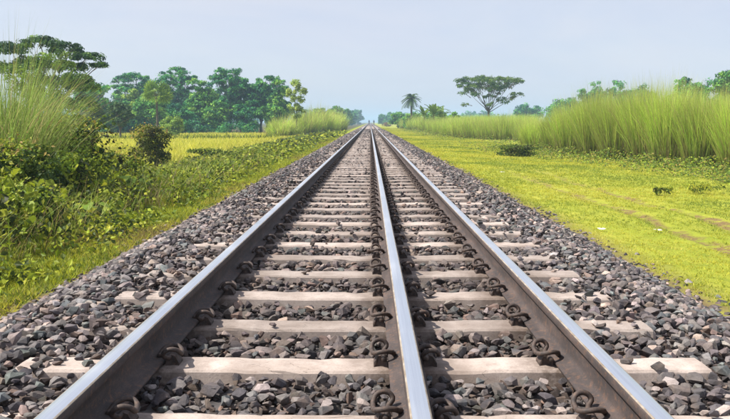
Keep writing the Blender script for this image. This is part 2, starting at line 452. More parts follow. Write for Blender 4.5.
def sleeper_mesh(seed):
    """prestressed sleeper with worn, chipped arrises"""
    q = np.random.default_rng(seed); bm = bmesh.new()
    sec = [(-0.125, -0.20), (0.125, -0.20), (0.090, -0.010), (0.080, 0.0), (0.0, 0.001), (-0.080, 0.0), (-0.090, -0.010)]
    xs_ = np.concatenate([[-1.43, -1.415], np.linspace(-1.38, 1.38, 40), [1.415, 1.43]])
    rows = []
    for x in xs_:
        e = 0.014 if abs(x) > 1.42 else 0.0
        dip = -0.005 if abs(x) < 0.5 else 0.0
        seat = min(abs(x-r_) for r_ in RAILS) < 0.14
        row = []
        for y, z in sec:
            cy = cz = 0.0
            if z > -0.05 and y != 0 and not seat:
                cy = -abs(q.normal(0, 0.0016)); cz = -abs(q.normal(0, 0.0012))
                if q.random() < 0.05: cy -= q.uniform(0.004, 0.013); cz -= q.uniform(0.002, 0.007)
            row.append(bm.verts.new((x, y*(1 - e*3) + (math.copysign(1.0, y)*cy if y else 0.0), z + cz + (dip - e if z > -0.1 else 0))))
        rows.append(row)
    m_ = len(sec)
    for a_, b_ in zip(rows[:-1], rows[1:]):
        for k in range(m_): bm.faces.new((a_[k], b_[k], b_[(k+1) % m_], a_[(k+1) % m_]))
    bm.faces.new(rows[0]); bm.faces.new(rows[-1][::-1])
    bmesh.ops.recalc_face_normals(bm, faces=bm.faces)
    me = bpy.data.meshes.new('sleeper'); bm.to_mesh(me); bm.free(); me.materials.append(M_CONC)
    return me
def clip_parts(detail):
    """spring clip: rod bent into an open loop, its toe on the rail foot; u points away from the rail"""
    path = [(0.105, 0.075, 0.028), (0.105, 0.02, 0.028), (0.105, -0.04, 0.028), (0.100, -0.078, 0.036), (0.085, -0.098, 0.062), (0.100, -0.104, 0.090),
            (0.130, -0.098, 0.100), (0.160, -0.084, 0.088), (0.172, -0.060, 0.062), (0.168, -0.015, 0.046), (0.158, 0.035, 0.056),
            (0.130, 0.062, 0.070), (0.095, 0.058, 0.074), (0.066, 0.035, 0.062), (0.054, 0.0, 0.040), (0.052, -0.03, 0.034)]
    path = [(0.090 + (u - 0.105)*(0.72 if u > 0.105 else 0.85), v*0.72, 0.014 + w*0.66) for u, v, w in path]
    mb_ = MB(); tube(mb_, spline(path, 40 if detail else 13), 0.0098, 7 if detail else 4, (0, 0, 0))
    return mb_
def shoulder_geo():
    mb_ = MB()
    V = []
    for u, hw, h in ((0.074, 0.038, 0.018), (0.082, 0.034, 0.036), (0.098, 0.028, 0.042), (0.112, 0.028, 0.036), (0.130, 0.038, 0.010)):
        V += [(u, -hw, -0.01), (u, -hw*0.85, h), (u, hw*0.85, h), (u, hw, -0.01)]
    F = []
    for i in range(4):
        for k in range(3): F.append((i*4+k, i*4+k+1, (i+1)*4+k+1, (i+1)*4+k))
    F += [(3, 2, 1, 0), (16, 17, 18, 19)]
    mb_.raw(V, F, (0, 0, 0)); return mb_
slms = [sleeper_mesh(900+k) for k in range(8)]
clm = clip_parts(True).mesh('rail_clip', M_CLIP, True); shm = shoulder_geo().mesh('clip_shoulder', M_CLIP)
lowclip = MB()
NS_CLIP, NS = 49, 290
cl, sh = clip_parts(False), shoulder_geo()
for i in range(-3, NS - 3):
    y = Y0 + i * PITCH + U(-0.012, 0.012)
    s = link('sleeper', slms[i % 8 if i < 8 else int(rng.integers(0, 8))], TRACK, (U(-0.015, 0.015), y, 0.550 - TZ + U(-0.004, 0.004)))
    s.rotation_euler = (0, 0, U(-0.006, 0.006))
    for x in RAILS:
        for side in (1, -1):
            if i < NS_CLIP - 3:
                for nm, me in (('rail_clip', clm), ('clip_shoulder', shm)):
                    o = link(nm, me, s, (x - s.location.x, 0, 0)); o.rotation_euler = (0, 0, 0 if side > 0 else PI)
                    if nm == 'rail_clip': o.rotation_euler[2] += U(-0.09, 0.09)
            elif i < 105:
                for g in (cl, sh):
                    for V, Cc in zip(g.v, g.c): pass
                    base = 0
                    sgn = np.array([side, side, 1.0])
                    off = lowclip.nv
                    Vc = np.concatenate(g.v) * sgn + np.array([x, y, 0.55 - TZ])
                    lowclip.v.append(Vc); lowclip.c.append(np.concatenate(g.c))
                    for (k, mt), fl in g.f.items(): lowclip.f.setdefault((k, 0), []).append(np.concatenate(fl) + off)
                    lowclip.nv += len(Vc)
tag(lowclip.build('rail_clips', M_CLIP, TRACK), kind='stuff')
far = MB()
bx = np.array([(sx_, sy_, sz_) for sx_ in (-1.43, 1.43) for sy_ in (-0.085, 0.085) for sz_ in (-0.15, 0.0)])
bf = [(0, 1, 3, 2), (4, 6, 7, 5), (0, 4, 5, 1), (2, 3, 7, 6), (1, 5, 7, 3)]
yy = Y0 + np.arange(NS - 3, 620) * PITCH
far.inst(bx, bf, np.tile(np.eye(3), (len(yy), 1, 1)), np.column_stack([yy*0, yy, yy*0 + 0.55 - TZ]), np.full((len(yy), 3), 0.5))
tag(far.build('sleepers', M_CONC, TRACK), kind='stuff')

# ------------------------------------------------------------------ ballast stones
def hull(k, seed, flat=0.7):
    r = np.random.default_rng(seed)
    bm = bmesh.new()
    P = unit(r.normal(size=(k, 3))) * r.uniform(0.82, 1.06, (k, 1)) * np.array([1.0, 0.78, flat])
    for p_ in P: bm.verts.new(p_)
    g = bmesh.ops.convex_hull(bm, input=bm.verts)
    bmesh.ops.delete(bm, geom=[e for e in g['geom_interior'] if isinstance(e, bmesh.types.BMVert)], context='VERTS')
    bmesh.ops.triangulate(bm, faces=bm.faces)
    bm.verts.index_update()
    V = np.array([v.co[:] for v in bm.verts]); F = np.array([[v.index for v in f.verts] for f in bm.faces]); bm.free()
    return V, F
HI = [hull(17, 100+k, 0.52 + 0.025*(k % 8)) for k in range(22)]
MIDS = [hull(9, 300+k, 0.60) for k in range(14)]
LOW = [hull(7, 500+k, 0.7) for k in range(8)]
PAL = np.array([(0.125, 0.107, 0.107), (0.18, 0.158, 0.152), (0.25, 0.21, 0.195), (0.34, 0.285, 0.26), (0.075, 0.067, 0.07), (0.12, 0.125, 0.128),
                (0.42, 0.32, 0.27), (0.155, 0.165, 0.158), (0.24, 0.175, 0.15), (0.31, 0.28, 0.27)])
PW = np.array([0.20, 0.17, 0.12, 0.07, 0.20, 0.08, 0.035, 0.05, 0.05, 0.025])
def stone_cols(N):
    return PAL[rng.choice(len(PAL), N, p=PW/PW.sum())] * U(0.65, 1.2, (N, 1)) * U(0.96, 1.04, (N, 3))
def stone_field(y0, y1, step, lift, keep=1.0):
    gx, gy = np.meshgrid(np.arange(-2.80, 2.80, step), np.arange(y0, y1, step))
    x = gx.ravel() + U(-0.5, 0.5, gx.size)*step; y = gy.ravel() + U(-0.5, 0.5, gx.size)*step
    k = rng.random(len(x)) < keep
    edge = np.abs(x) - (np.where(x < 0, 2.36, 2.44) + 0.22*(fbm(y*0.9, x*0+9, 1.0) - 0.3))
    k &= (edge < 0) | (rng.random(len(x)) < np.exp(-np.maximum(edge, 0)/0.09))
    i = np.round((y - Y0)/PITCH); dy = np.abs(y - Y0 - i*PITCH)
    on = (dy < 0.098) & (np.abs(x) < 1.42)
    out = np.abs(x) > 0.97
    # stones lie over the sleeper ends (more so on the left), seldom on the sleepers between the rails
    cover = np.where(x < 0, 0.80, 0.10) * np.where(fbm(i*7.3 + (x > 0)*50, i*0 + 4, 1.0, 1) > 0.62, 0.45, 1.0)
    k &= ~on | (out & (rng.random(len(x)) < cover)) | (rng.random(len(x)) < 0.012)
    nearrail = np.min(np.abs(x[:, None] - np.array(RAILS)), 1)
    k &= ~(on & (nearrail < 0.2))
    x, y, on = x[k], y[k], on[k]
    nearrail = np.min(np.abs(x[:, None] - np.array(RAILS)), 1)
    z = bed_z(x, y) + lift
    z = np.where(on, 0.552 + 0.012, z)
    z = np.where((nearrail < 0.10), np.minimum(z, 0.525), z)
    z = np.maximum(z, ground_z(x, y))
    return x, y, z
def stone_batch(mb_, tmpl, x, y, z, s0, s1, colr=None, gap_shade=1.0):
    N = len(x); ch = rng.integers(0, len(tmpl), N)
    s = np.exp(rng.normal(0, 0.30, N)) * (s0 + s1)/2; s = np.clip(s, s0*0.7, s1*1.35)
    nr = np.min(np.abs(x[:, None] - np.array(RAILS)), 1); s = np.where(nr < 0.12, np.minimum(s, 0.030), s)
    # lie on a flat-ish side
    tilt = rng.normal(0, 0.28, (N, 2)); nrm = unit(np.column_stack([tilt, np.ones(N)]))
    a_ = U(0, 2*PI, N); R = frame(np.column_stack([np.cos(a_), np.sin(a_), np.zeros(N)]) - 0, nrm) * s[:, None, None]
    R = R * np.stack([np.ones(N)*U(0.85, 1.25, N), np.ones(N)*U(0.8, 1.15, N), U(0.75, 1.2, N)], -1)[:, None, :]
    C = stone_cols(N) if colr is None else colr
    st = np.clip(1 - (nr - 0.06)/0.22, 0, 1)[:, None]*U(0.3, 1.0, (N, 1))*0.75
    C = C*(1-st) + np.array([0.075, 0.054, 0.044])*st
    C = C*gap_shade  # dusty brown tint; also paints shade of the gaps onto lower stones
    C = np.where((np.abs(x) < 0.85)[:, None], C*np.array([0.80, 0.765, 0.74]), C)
    z = np.where(np.abs(z - 0.564) < 1e-6, 0.547 + 0.40*s, z)
    T = np.column_stack([x, y, z])
    for k, (V, F) in enumerate(tmpl):
        q = ch == k
        mb_.inst(V, F, R[q], T[q], C[q])
    return R, T, ch, C
rest = MB()
x, y, z = stone_field(0.2, 1.9, 0.058, 0.0)
stone_batch(rest, MIDS, x, y, z, 0.026, 0.036)
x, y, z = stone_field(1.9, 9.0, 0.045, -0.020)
stone_batch(rest, MIDS, x, y, z, 0.022, 0.031, None, np.array([0.55, 0.50, 0.47]))  # lower layer coloured darker so the gaps between top stones look deeper
x, y, z = stone_field(1.9, 9.0, 0.053, 0.008, 0.72)
# the 300 stones that show largest are parts of their own
inframe = (y > 2.45) & (np.abs(x - 0.04) < 0.50*y)
order = np.argsort(np.where(inframe, y + 0.25*rng.random(len(y)), 1e6)); top = order[:300]
keep = np.ones(len(x), bool); keep[top] = False
stone_batch(rest, HI, x[keep], y[keep], z[keep], 0.024, 0.036)
lib = []
for k in range(44):
    V, F = HI[k % len(HI)]; mbk = MB(); mbk.raw(V, F, stone_cols(1)[0]); lib.append(mbk.mesh('stone', M_STONE))
for j in top:
    o = link('stone', lib[int(rng.integers(0, 44))], BED, (x[j], y[j], z[j]))
    s = float(np.clip(0.031*math.exp(rng.normal(0, 0.25)), 0.019, 0.05))
    nr = min(abs(x[j]-r_) for r_ in RAILS)
    if nr < 0.12: s = min(s, 0.027)
    if abs(z[j] - 0.564) < 1e-6: o.location.z = 0.547 + 0.40*s
    o.scale = (s*U(0.85, 1.25), s*U(0.8, 1.15), s*U(0.7, 1.1)); o.rotation_euler = (rng.normal(0, 0.28), rng.normal(0, 0.28), U(0, 6.28))
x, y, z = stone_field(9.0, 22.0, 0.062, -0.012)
stone_batch(rest, LOW, x, y, z, 0.029, 0.040, None, np.array([0.72, 0.68, 0.66]))  # farther lower layer, gap shade again put into the stone colour
x, y, z = stone_field(9.0, 22.0, 0.095, 0.012, 0.8)
stone_batch(rest, MIDS, x, y, z, 0.028, 0.040)
x, y, z = stone_field(22.0, 50.0, 0.108, 0.006)
stone_batch(rest, LOW, x, y, z, 0.042, 0.055)
x, y, z = stone_field(50.0, 110.0, 0.20, 0.01)
stone_batch(rest, LOW, x, y, z, 0.07, 0.09)
tag(rest.build('ballast_stones', M_STONE, BED), kind='stuff')

# ------------------------------------------------------------------ vegetation generators
LEAF_V = np.array([(0, 0, 0), (0.30, 0.40, 0.05), (0, 1, -0.10), (-0.30, 0.40, 0.05)]); LEAF_F = np.array([(0, 1, 2), (0, 2, 3)])
BLEAF_V = np.array([(0, 0, 0), (0.34, 0.10, 0.06), (0.42, 0.42, 0.07), (0, 0.5, 0), (0, 1.0, -0.16), (-0.42, 0.42, 0.07), (-0.34, 0.10, 0.06), (0.22, 0.78, -0.02), (-0.22, 0.78, -0.02)])
BLEAF_F = np.array([(0, 1, 3), (1, 2, 3), (2, 7, 3), (7, 4, 3), (4, 8, 3), (8, 5, 3), (5, 6, 3), (6, 0, 3)])

def leaves(mb_, P, nrm, size, col, tv=LEAF_V, tf=LEAF_F, droop=0.3, var=0.22):
    N = len(P)
    side = unit(np.cross(nrm, rand_dir(N))); d = unit(side + np.array([0, 0, -droop]))
    R = frame(d, nrm) * (np.asarray(size) * U(0.7, 1.3, N))[:, None, None]
    C = np.asarray(col) * U(1-var, 1+var, (N, 1)) * U(0.92, 1.08, (N, 3))
    mb_.inst(tv, tf, R, P, np.clip(C, 0, 0.8))

def pick(cols, N, w=None):
    cols = np.asarray(cols, float); return cols[rng.choice(len(cols), N, p=w)]

def blob_leaves(mb_, c, r, n_, size, cols, sub=9, subr=0.42, tv=LEAF_V, tf=LEAF_F, up=0.45, droop=0.3, lower=-0.45):
    """leaves gathered in clumps spread over an ellipsoid, so that gaps stay between the clumps"""
    c, r = np.asarray(c, float), np.asarray(r, float)
    d = rand_dir(sub*2); d = d[d[:, 2] > lower][:sub]
    cc = c + d * r * U(0.45, 0.8, (len(d), 1)); cr = r * U(subr*0.65, subr*1.2, (len(d), 1))
    tone = pick(cols, len(d)) * U(0.8, 1.2, (len(d), 1))
    k = rng.integers(0, len(d), n_)
    dd = rand_dir(n_); rad = U(0.25, 1.0, n_)**0.5
    P = cc[k] + dd * cr[k] * rad[:, None]
    nrm = unit(dd * 0.8 + rand_dir(n_)*0.55 + np.array([0, 0, up]))
    leaves(mb_, P, nrm, size, tone[k], tv, tf, droop)

def limb(mb_, a_, b_, r0, r1, sag=0.12, seg=6):
    a_, b_ = np.asarray(a_, float), np.asarray(b_, float); L = np.linalg.norm(b_-a_)
    mid_ = (a_+b_)/2 + rng.normal(0, 0.06*L, 3) + np.array([0, 0, sag*L])
    q = (a_*0.8+b_*0.2) + rng.normal(0, 0.02*L, 3)
    tube(mb_, spline([a_, q, mid_, b_], 5), np.linspace(r0, r1, 5), min(seg, 5), cap=False)

def tree(name, label, loc, H, blobs, size, cols, trunk_r=0.16, group=None, fork=0.35, cat='tree', up=0.45, bark=M_BARK, lean=(0, 0), tv=LEAF_V, tf=LEAF_F, sub=9, subr=0.42):
    """blobs: (dx, dy, z as share of H, rx, ry, rz, leaves)"""
    loc = (loc[0], loc[1], float(ground_z(loc[0], loc[1])))
    t = thing(name, label, cat, loc, group)
    tk = MB(); cr = MB()
    fz = H*fork; top = np.array([lean[0], lean[1], fz])
    tube(tk, spline([(0, 0, -0.2), (lean[0]*0.2+0.03*H*rng.normal()*0.3, lean[1]*0.3, fz*0.5), top], 6), np.linspace(trunk_r*1.25, trunk_r*0.75, 6), 8)
    for (dx, dy, zf, rx, ry, rz, n_) in blobs:
        c = np.array([dx, dy, zf*H])
        many = len(blobs) > 20
        if many and rng.random() > 0.4:
            blob_leaves(cr, c, (rx, ry, rz), n_, size, cols, tv=tv, tf=tf, up=up, sub=5, subr=0.6); continue
        limb(tk, top - np.array([0, 0, fz*U(0.0, 0.25)]), c, trunk_r*(0.35 if many else 0.6), trunk_r*0.12)
        for q in range(1 if many else 3): limb(tk, c*0.6+top*0.4, c + rand_dir(1)[0]*np.array([rx, ry, rz])*0.6, trunk_r*0.22, trunk_r*0.05, 0.05, 4)
        blob_leaves(cr, c, (rx, ry, rz), n_, size, cols, tv=tv, tf=tf, up=up, sub=5 if many else sub, subr=0.6 if many else subr)
    tk.build('trunk', bark, t, True); cr.build('crown', M_TREELEAF, t)
    return t

def auto_blobs(W, H, z0, k, n_, ry=None, top=1.0):
    """many small leaf clumps filling an uneven crown of width W between z0*H and H*top"""
    out = []; ry = ry or W*0.8; k = k*5; cz = (z0+top)/2; hz = (top-z0)/2
    ph = U(0, 6.28, 4)
    for i in range(k):
        d = rand_dir(1)[0]; az = math.atan2(d[1], d[0])
        lump = 0.82 + 0.16*math.sin(3*az + ph[0] + 4*d[2]) + 0.14*math.sin(5*d[2] + ph[1] + 2*az)
        q = U(0.25, 1.0)**0.5*lump
        wd = 1.0 if d[2] > 0 else 1.1
        r = W*U(0.075, 0.135)
        zf = cz + d[2]*q*hz*(0.95 if d[2] > 0 else 1.0)
        out.append((d[0]*q*(W/2 - r)*wd, d[1]*q*(ry/2 - r)*wd, max(zf, z0 + 0.03), r*1.15, r*1.15, r*0.75, max(20, n_//5)))
    return out

def blades(mb_, base, height, width, lean, bend, cols, segs=3, tipcol=None, az=None):
    """arching grass blades, tapering strips"""
    N = len(base)
    az = U(0, 2*PI, N) if az is None else az
    d = np.column_stack([np.cos(az), np.sin(az), np.zeros(N)])
    w = np.column_stack([-np.sin(az), np.cos(az), np.zeros(N)])
    tw = U(-0.9, 0.9, N)[:, None]; w = unit(w*np.cos(tw) + d*np.sin(tw))
    ts = np.linspace(0, 1, segs+1)
    V = np.zeros((N, 2*segs+1, 3)); C = np.zeros((N, 2*segs+1, 3))
    tip = cols if tipcol is None else tipcol
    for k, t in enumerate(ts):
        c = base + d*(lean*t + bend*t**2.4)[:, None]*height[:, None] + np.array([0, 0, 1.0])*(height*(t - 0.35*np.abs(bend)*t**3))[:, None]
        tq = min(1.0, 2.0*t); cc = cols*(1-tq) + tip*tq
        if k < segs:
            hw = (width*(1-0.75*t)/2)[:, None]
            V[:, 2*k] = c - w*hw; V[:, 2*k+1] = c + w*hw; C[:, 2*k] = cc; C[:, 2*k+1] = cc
        else: V[:, 2*k] = c; C[:, 2*k] = cc
    nv = 2*segs+1; off = (np.arange(N)*nv)[:, None, None]
    q = np.array([(2*k, 2*k+1, 2*k+3, 2*k+2) for k in range(segs-1)])
    mb_.raw(V.reshape(-1, 3), np.zeros((0, 4), int), C.reshape(-1, 3)); o = mb_.nv - N*nv
    if segs > 1: mb_.f.setdefault((4, 0), []).append((q[None]+off).reshape(-1, 4) + o)
    t3 = np.array([(2*segs-2, 2*segs-1, 2*segs)])
    mb_.f.setdefault((3, 0), []).append((t3[None]+off).reshape(-1, 3) + o)

G_BASE = [(0.20, 0.25, 0.045), (0.29, 0.33, 0.06), (0.12, 0.16, 0.035), (0.24, 0.19, 0.075)]  # blade feet: dry stem tones, darkened as well for shade inside the clumps
G_TIPS = [(0.52, 0.70, 0.10), (0.66, 0.77, 0.15), (0.40, 0.60, 0.08), (0.56, 0.55, 0.17)]
G_OLIVE = [(0.25, 0.36, 0.07), (0.33, 0.42, 0.10), (0.19, 0.30, 0.05), (0.38, 0.36, 0.13)]
def tall_grass(name, label, loc, H, R, n_, group, wid=0.022, tips=G_TIPS, dome=0.38, upright=False):
    """a clump of tall reed grass: stalks fanning out, feathery yellow-green upper half"""
    loc = (loc[0], loc[1], float(ground_z(loc[0], loc[1])))
    o_ = MB(); f = 0.5 if upright else 1.0; tone = U(0.85, 1.15)
    def layer(N, h0, h1, w, lean0, lean1, cols, tp, rr=1.0, bend=(0.05, 0.5)):
        a_ = U(0, 2*PI, N); r = np.sqrt(rng.random(N))*R*rr
        base = np.column_stack([r*np.cos(a_), r*np.sin(a_), np.full(N, -0.03)])
        az = a_ + rng.normal(0, 0.7, N)
        blades(o_, base, H*U(h0, h1, N)*(1 - dome*(r/R)**2), w*U(0.6, 1.3, N), U(lean0, lean1, N)*(0.35 + r/R), U(bend[0]*f, bend[1]*f, N), pick(cols, N)*U(0.55, 1.25, (N, 1)), 4 if not upright else 3, pick(tp, N)*U(0.55, 1.3, (N, 1))*tone, az)
    layer(int(n_*0.55), 0.70, 1.0, wid, 0.02, 0.22, G_BASE, tips)
    layer(int(n_*0.35), 0.40, 0.85, wid*1.2, 0.05, 0.34, G_BASE, tips, 1.0, (0.1, 0.6))
    layer(int(n_*0.22), 0.85, 1.14, wid*0.55, 0.02, 0.20, G_BASE, [(0.60, 0.60, 0.18), (0.52, 0.56, 0.13)] if tips is G_TIPS else tips, 0.9, (0.0, 0.25))
    layer(int(n_*0.08), 0.6, 1.05, wid*0.8, 0.02, 0.30, [(0.20, 0.14, 0.06)], [(0.42, 0.33, 0.16), (0.34, 0.26, 0.12)], 1.0, (0.0, 0.9))
    layer(int(n_*0.12), 0.2, 0.5, wid, 0.1, 0.5, [(0.20, 0.14, 0.06), (0.26, 0.2, 0.09)], [(0.3, 0.24, 0.10)])
    o = o_.build(name, M_BLADE); o.location = loc
    if label: tag(o, label, 'grass clump', group)
    return o

# ------------------------------------------------------------------ short turf on both verges
def turf_ok(x, y):
    k = np.ones(len(x), bool)
    for rx in (4.05, 5.05):
        d = np.abs(x + 0.7*(fbm(x*0.8, y*0.8, 1)-0.5) - rx)
        k &= ~((d < 0.13) & (rng.random(len(x)) < 0.93) & (y < 22))
    return k
TURF = np.array([(0.58, 0.53, 0.10), (0.50, 0.48, 0.055), (0.40, 0.42, 0.045), (0.29, 0.345, 0.04), (0.20, 0.26, 0.035)])
TURF_L = np.array([(0.22, 0.27, 0.02), (0.33, 0.36, 0.025), (0.14, 0.19, 0.02), (0.42, 0.40, 0.04), (0.24, 0.19, 0.06)])
def turf_area(mb_, N, x0, x1, y0, y1, h, w, ragged, pal=TURF):
    y = y0*(y1/y0)**rng.random(N); x = U(x0, x1, N)
    e = np.abs(x) - np.where(x < 0, 2.44, 2.53) - 0.22*fbm(y*0.9, x*0+9, 1.0)
    k = (e > 0) & turf_ok(x, y) if x0 > 0 else (e > 0)
    if ragged: k &= rng.random(N) < np.clip(0.25 + 1.6*fbm(x, y, 0.9), 0, 1)
    x, y = x[k], y[k]; M = len(x)
    sc = np.maximum(1.0, y/9.0)
    tone = pal[np.clip(((fbm(x, y, 0.45) - 0.5)*-7 + 1.3 + 1.6*(y < 9)*(9-y)/6 + rng.normal(0, 0.8, M)).astype(int)+1, 0, 4)]
    for q in range(4):
        bx_ = x + rng.normal(0, 0.016, M)*sc; by_ = y + rng.normal(0, 0.016, M)*sc
        blades(mb_, np.column_stack([bx_, by_, ground_z(bx_, by_) - 0.004]), h*U(0.5, 1.5, M)*np.sqrt(sc), w*U(0.7, 1.4, M)*sc, U(0.1, 0.9, M), U(0, 0.5, M), tone*U(0.75, 1.25, (M, 1)), 1)
    return mb_
mb = MB(); turf_area(mb, 74000, 2.55, 9.5, 3.2, 170, 0.026, 0.009, False)
tag(mb.build('turf_grass', M_BLADE), 'short yellow green turf on the verge right of the track', 'grass', kind='stuff')
mb = MB(); turf_area(mb, 26000, -4.0, -2.4, 3.5, 60, 0.055, 0.010, False, TURF_L)
tag(mb.build('verge_grass', M_BLADE), 'short green grass strip along the left toe of the ballast', 'grass', kind='stuff')

# ------------------------------------------------------------------ left undergrowth
GREENS = [(0.11, 0.155, 0.016), (0.21, 0.26, 0.020), (0.33, 0.37, 0.028), (0.055, 0.08, 0.015), (0.42, 0.42, 0.04), (0.035, 0.055, 0.014)]
def cover_h(x, y):
    """height of the leafy ground cover on the left"""
    ramp_ = np.clip((-2.55 - x)/1.4, 0.03, 1); near = np.clip((19 - y)/7, 0, 1)
    h = ramp_*(0.12 + 0.34*fbm(x, y, 0.8) + near*(0.12 + 0.70*np.clip(fbm(x+9, y, 0.55)*2.2 - 0.7, 0, 1))*ramp_)
    return h*np.clip(1 - 0.75*np.clip((y-17)/4, 0, 1)*np.clip((-5.8-x)/1.6, 0, 1), 0.2, 1)
def cover(mb_, N, y0, y1, x0, x1, size, tv=LEAF_V, tf=LEAF_F, cols=GREENS, hs=1.0):
    y = y0*(y1/y0)**rng.random(N); x = U(x0, x1, N)
    dens = fbm(x, y, 1.3)
    k = rng.random(N) < np.clip((-2.42 - x)/0.65 + 0.6*(fbm(x, y, 1.1) - 0.5), 0, 1)*np.clip(dens*3.2 - 1.05, 0.02, 1)
    x, y = x[k], y[k]; M = len(x)
    h = cover_h(x, y)*hs
    P = np.column_stack([x, y, ground_z(x, y) + h*U(0.25, 1.1, M)])
    nrm = unit(rand_dir(M)*0.85 + np.array([0.15, -0.25, 0.9]))
    tn = np.clip((fbm(x+40, y, 0.7)*7 - 1.2 + rng.normal(0, 0.9, M)).astype(int), 0, 5)
    leaves(mb_, P, nrm, np.full(M, size)*np.maximum(1, y/14), np.array(cols)[tn], tv, tf, 0.5, 0.25)
mb = MB()
cover(mb, 52000, 3.2, 12, -8.5, -2.45, 0.070)
cover(mb, 6000, 3.2, 12, -8.5, -3.4, 0.12, BLEAF_V, BLEAF_F)
cover(mb, 42000, 12, 32, -8.6, -2.5, 0.080)
cover(mb, 26000, 32, 100, -8.8, -2.6, 0.072)
# trailing stems and grass blades among the leaves
N = 9000; y = 3.4*(30/3.4)**rng.random(N); x = U(-9, -3.3, N)
blades(mb, np.column_stack([x, y, ground_z(x, y)]), U(0.25, 0.7, N)*np.clip(cover_h(x, y)*2.2+0.25, 0.3, 1.3), U(0.006, 0.014, N)*np.maximum(1, y/9), U(0.1, 0.7, N), U(0.1, 0.8, N), pick([(0.2, 0.28, 0.04), (0.33, 0.37, 0.06), (0.28, 0.22, 0.09)], N), 3)
tag(mb.build('ground_cover', M_LEAF), 'leafy creepers and weeds covering the left side of the embankment', 'ground cover', kind='stuff')

def shrub(name, label, loc, H, W, n_, size, cols, cat='shrub', group=None, D=None, twigs=14, tip=None):
    loc = (loc[0], loc[1], float(ground_z(loc[0], loc[1])))
    t = thing(name, label, cat, loc, group); st = MB(); fo = MB(); D = D or W
    for k in range(twigs):
        a_ = U(0, 2*PI); r = U(0.2, 0.95)
        e = np.array([math.cos(a_)*W*0.5*r, math.sin(a_)*D*0.5*r, H*(U(0.22, 1.0) if k % 2 else U(0.6, 1.0))])
        limb(st, (rng.normal(0, 0.05*W), rng.normal(0, 0.05*D), -0.05), e, 0.018*H, 0.004*H, 0.08, 5)
        blob_leaves(fo, e*np.array([0.85, 0.85, 0.86]), np.array([W*0.22, D*0.22, H*0.22]), n_//twigs, size, cols, 8, 0.45, lower=-0.8)
    for k in range(8 if H > 0.5 else 0):
        a_ = k*0.785 + U(-0.3, 0.3)
        blob_leaves(fo, (math.cos(a_)*W*0.30, math.sin(a_)*D*0.30, H*U(0.12, 0.32)), np.array([W*0.22, D*0.22, H*0.2]), n_//24, size, cols, 8, 0.45, lower=-0.8)
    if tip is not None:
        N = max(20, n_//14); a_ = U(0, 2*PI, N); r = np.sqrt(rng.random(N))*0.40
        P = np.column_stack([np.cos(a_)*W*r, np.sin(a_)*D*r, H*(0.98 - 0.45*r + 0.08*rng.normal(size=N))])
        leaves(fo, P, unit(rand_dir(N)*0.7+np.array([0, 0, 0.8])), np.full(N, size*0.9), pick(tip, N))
    st.build('stem', M_STALK, t, True); fo.build('foliage', M_LEAF, t)
    return t
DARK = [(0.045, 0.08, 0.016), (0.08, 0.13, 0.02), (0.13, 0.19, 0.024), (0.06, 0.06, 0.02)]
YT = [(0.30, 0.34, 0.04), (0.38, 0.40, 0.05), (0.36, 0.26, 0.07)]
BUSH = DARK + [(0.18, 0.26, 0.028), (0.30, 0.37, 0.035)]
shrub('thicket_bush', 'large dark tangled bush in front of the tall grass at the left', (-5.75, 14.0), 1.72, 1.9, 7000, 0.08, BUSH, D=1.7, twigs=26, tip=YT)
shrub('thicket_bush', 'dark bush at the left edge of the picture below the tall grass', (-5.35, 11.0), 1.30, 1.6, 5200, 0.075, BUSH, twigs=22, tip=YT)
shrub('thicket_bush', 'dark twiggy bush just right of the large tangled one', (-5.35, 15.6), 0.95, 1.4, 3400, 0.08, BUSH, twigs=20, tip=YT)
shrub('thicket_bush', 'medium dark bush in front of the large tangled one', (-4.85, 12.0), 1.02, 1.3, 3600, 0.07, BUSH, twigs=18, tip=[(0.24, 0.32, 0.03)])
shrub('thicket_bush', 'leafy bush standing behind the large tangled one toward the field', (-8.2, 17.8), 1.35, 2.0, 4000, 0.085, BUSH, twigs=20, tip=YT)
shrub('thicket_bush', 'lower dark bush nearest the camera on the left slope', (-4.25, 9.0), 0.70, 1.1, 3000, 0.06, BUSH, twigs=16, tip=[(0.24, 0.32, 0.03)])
shrub('round_shrub', 'round shrub with yellow and reddish tips before the yellow field', (-8.0, 27.0), 1.62, 1.75, 4600, 0.085, [(0.08, 0.105, 0.018), (0.14, 0.165, 0.022), (0.22, 0.24, 0.03), (0.06, 0.06, 0.022)], twigs=20, tip=[(0.42, 0.38, 0.05), (0.46, 0.27, 0.07), (0.38, 0.40, 0.05)])
shrub('weed_bush', 'low dark green bush between the large dark bush and the round shrub', (-7.2, 21.0), 0.62, 1.6, 2200, 0.09, DARK + [(0.14, 0.2, 0.025)], D=1.3, twigs=12, tip=[(0.3, 0.34, 0.04)])
shrub('weed_bush', 'low leafy bush right of the round shrub among the creepers', (-6.3, 30.0), 0.55, 2.0, 2200, 0.10, DARK + [(0.18, 0.24, 0.025)], D=1.3, twigs=12, tip=[(0.3, 0.34, 0.04)])
shrub('weed_bush', 'bright green leafy bush low at the left edge near the ballast', (-4.75, 7.6), 0.62, 1.3, 2600, 0.085, GREENS[:5], twigs=14, tip=[(0.3, 0.36, 0.04)])

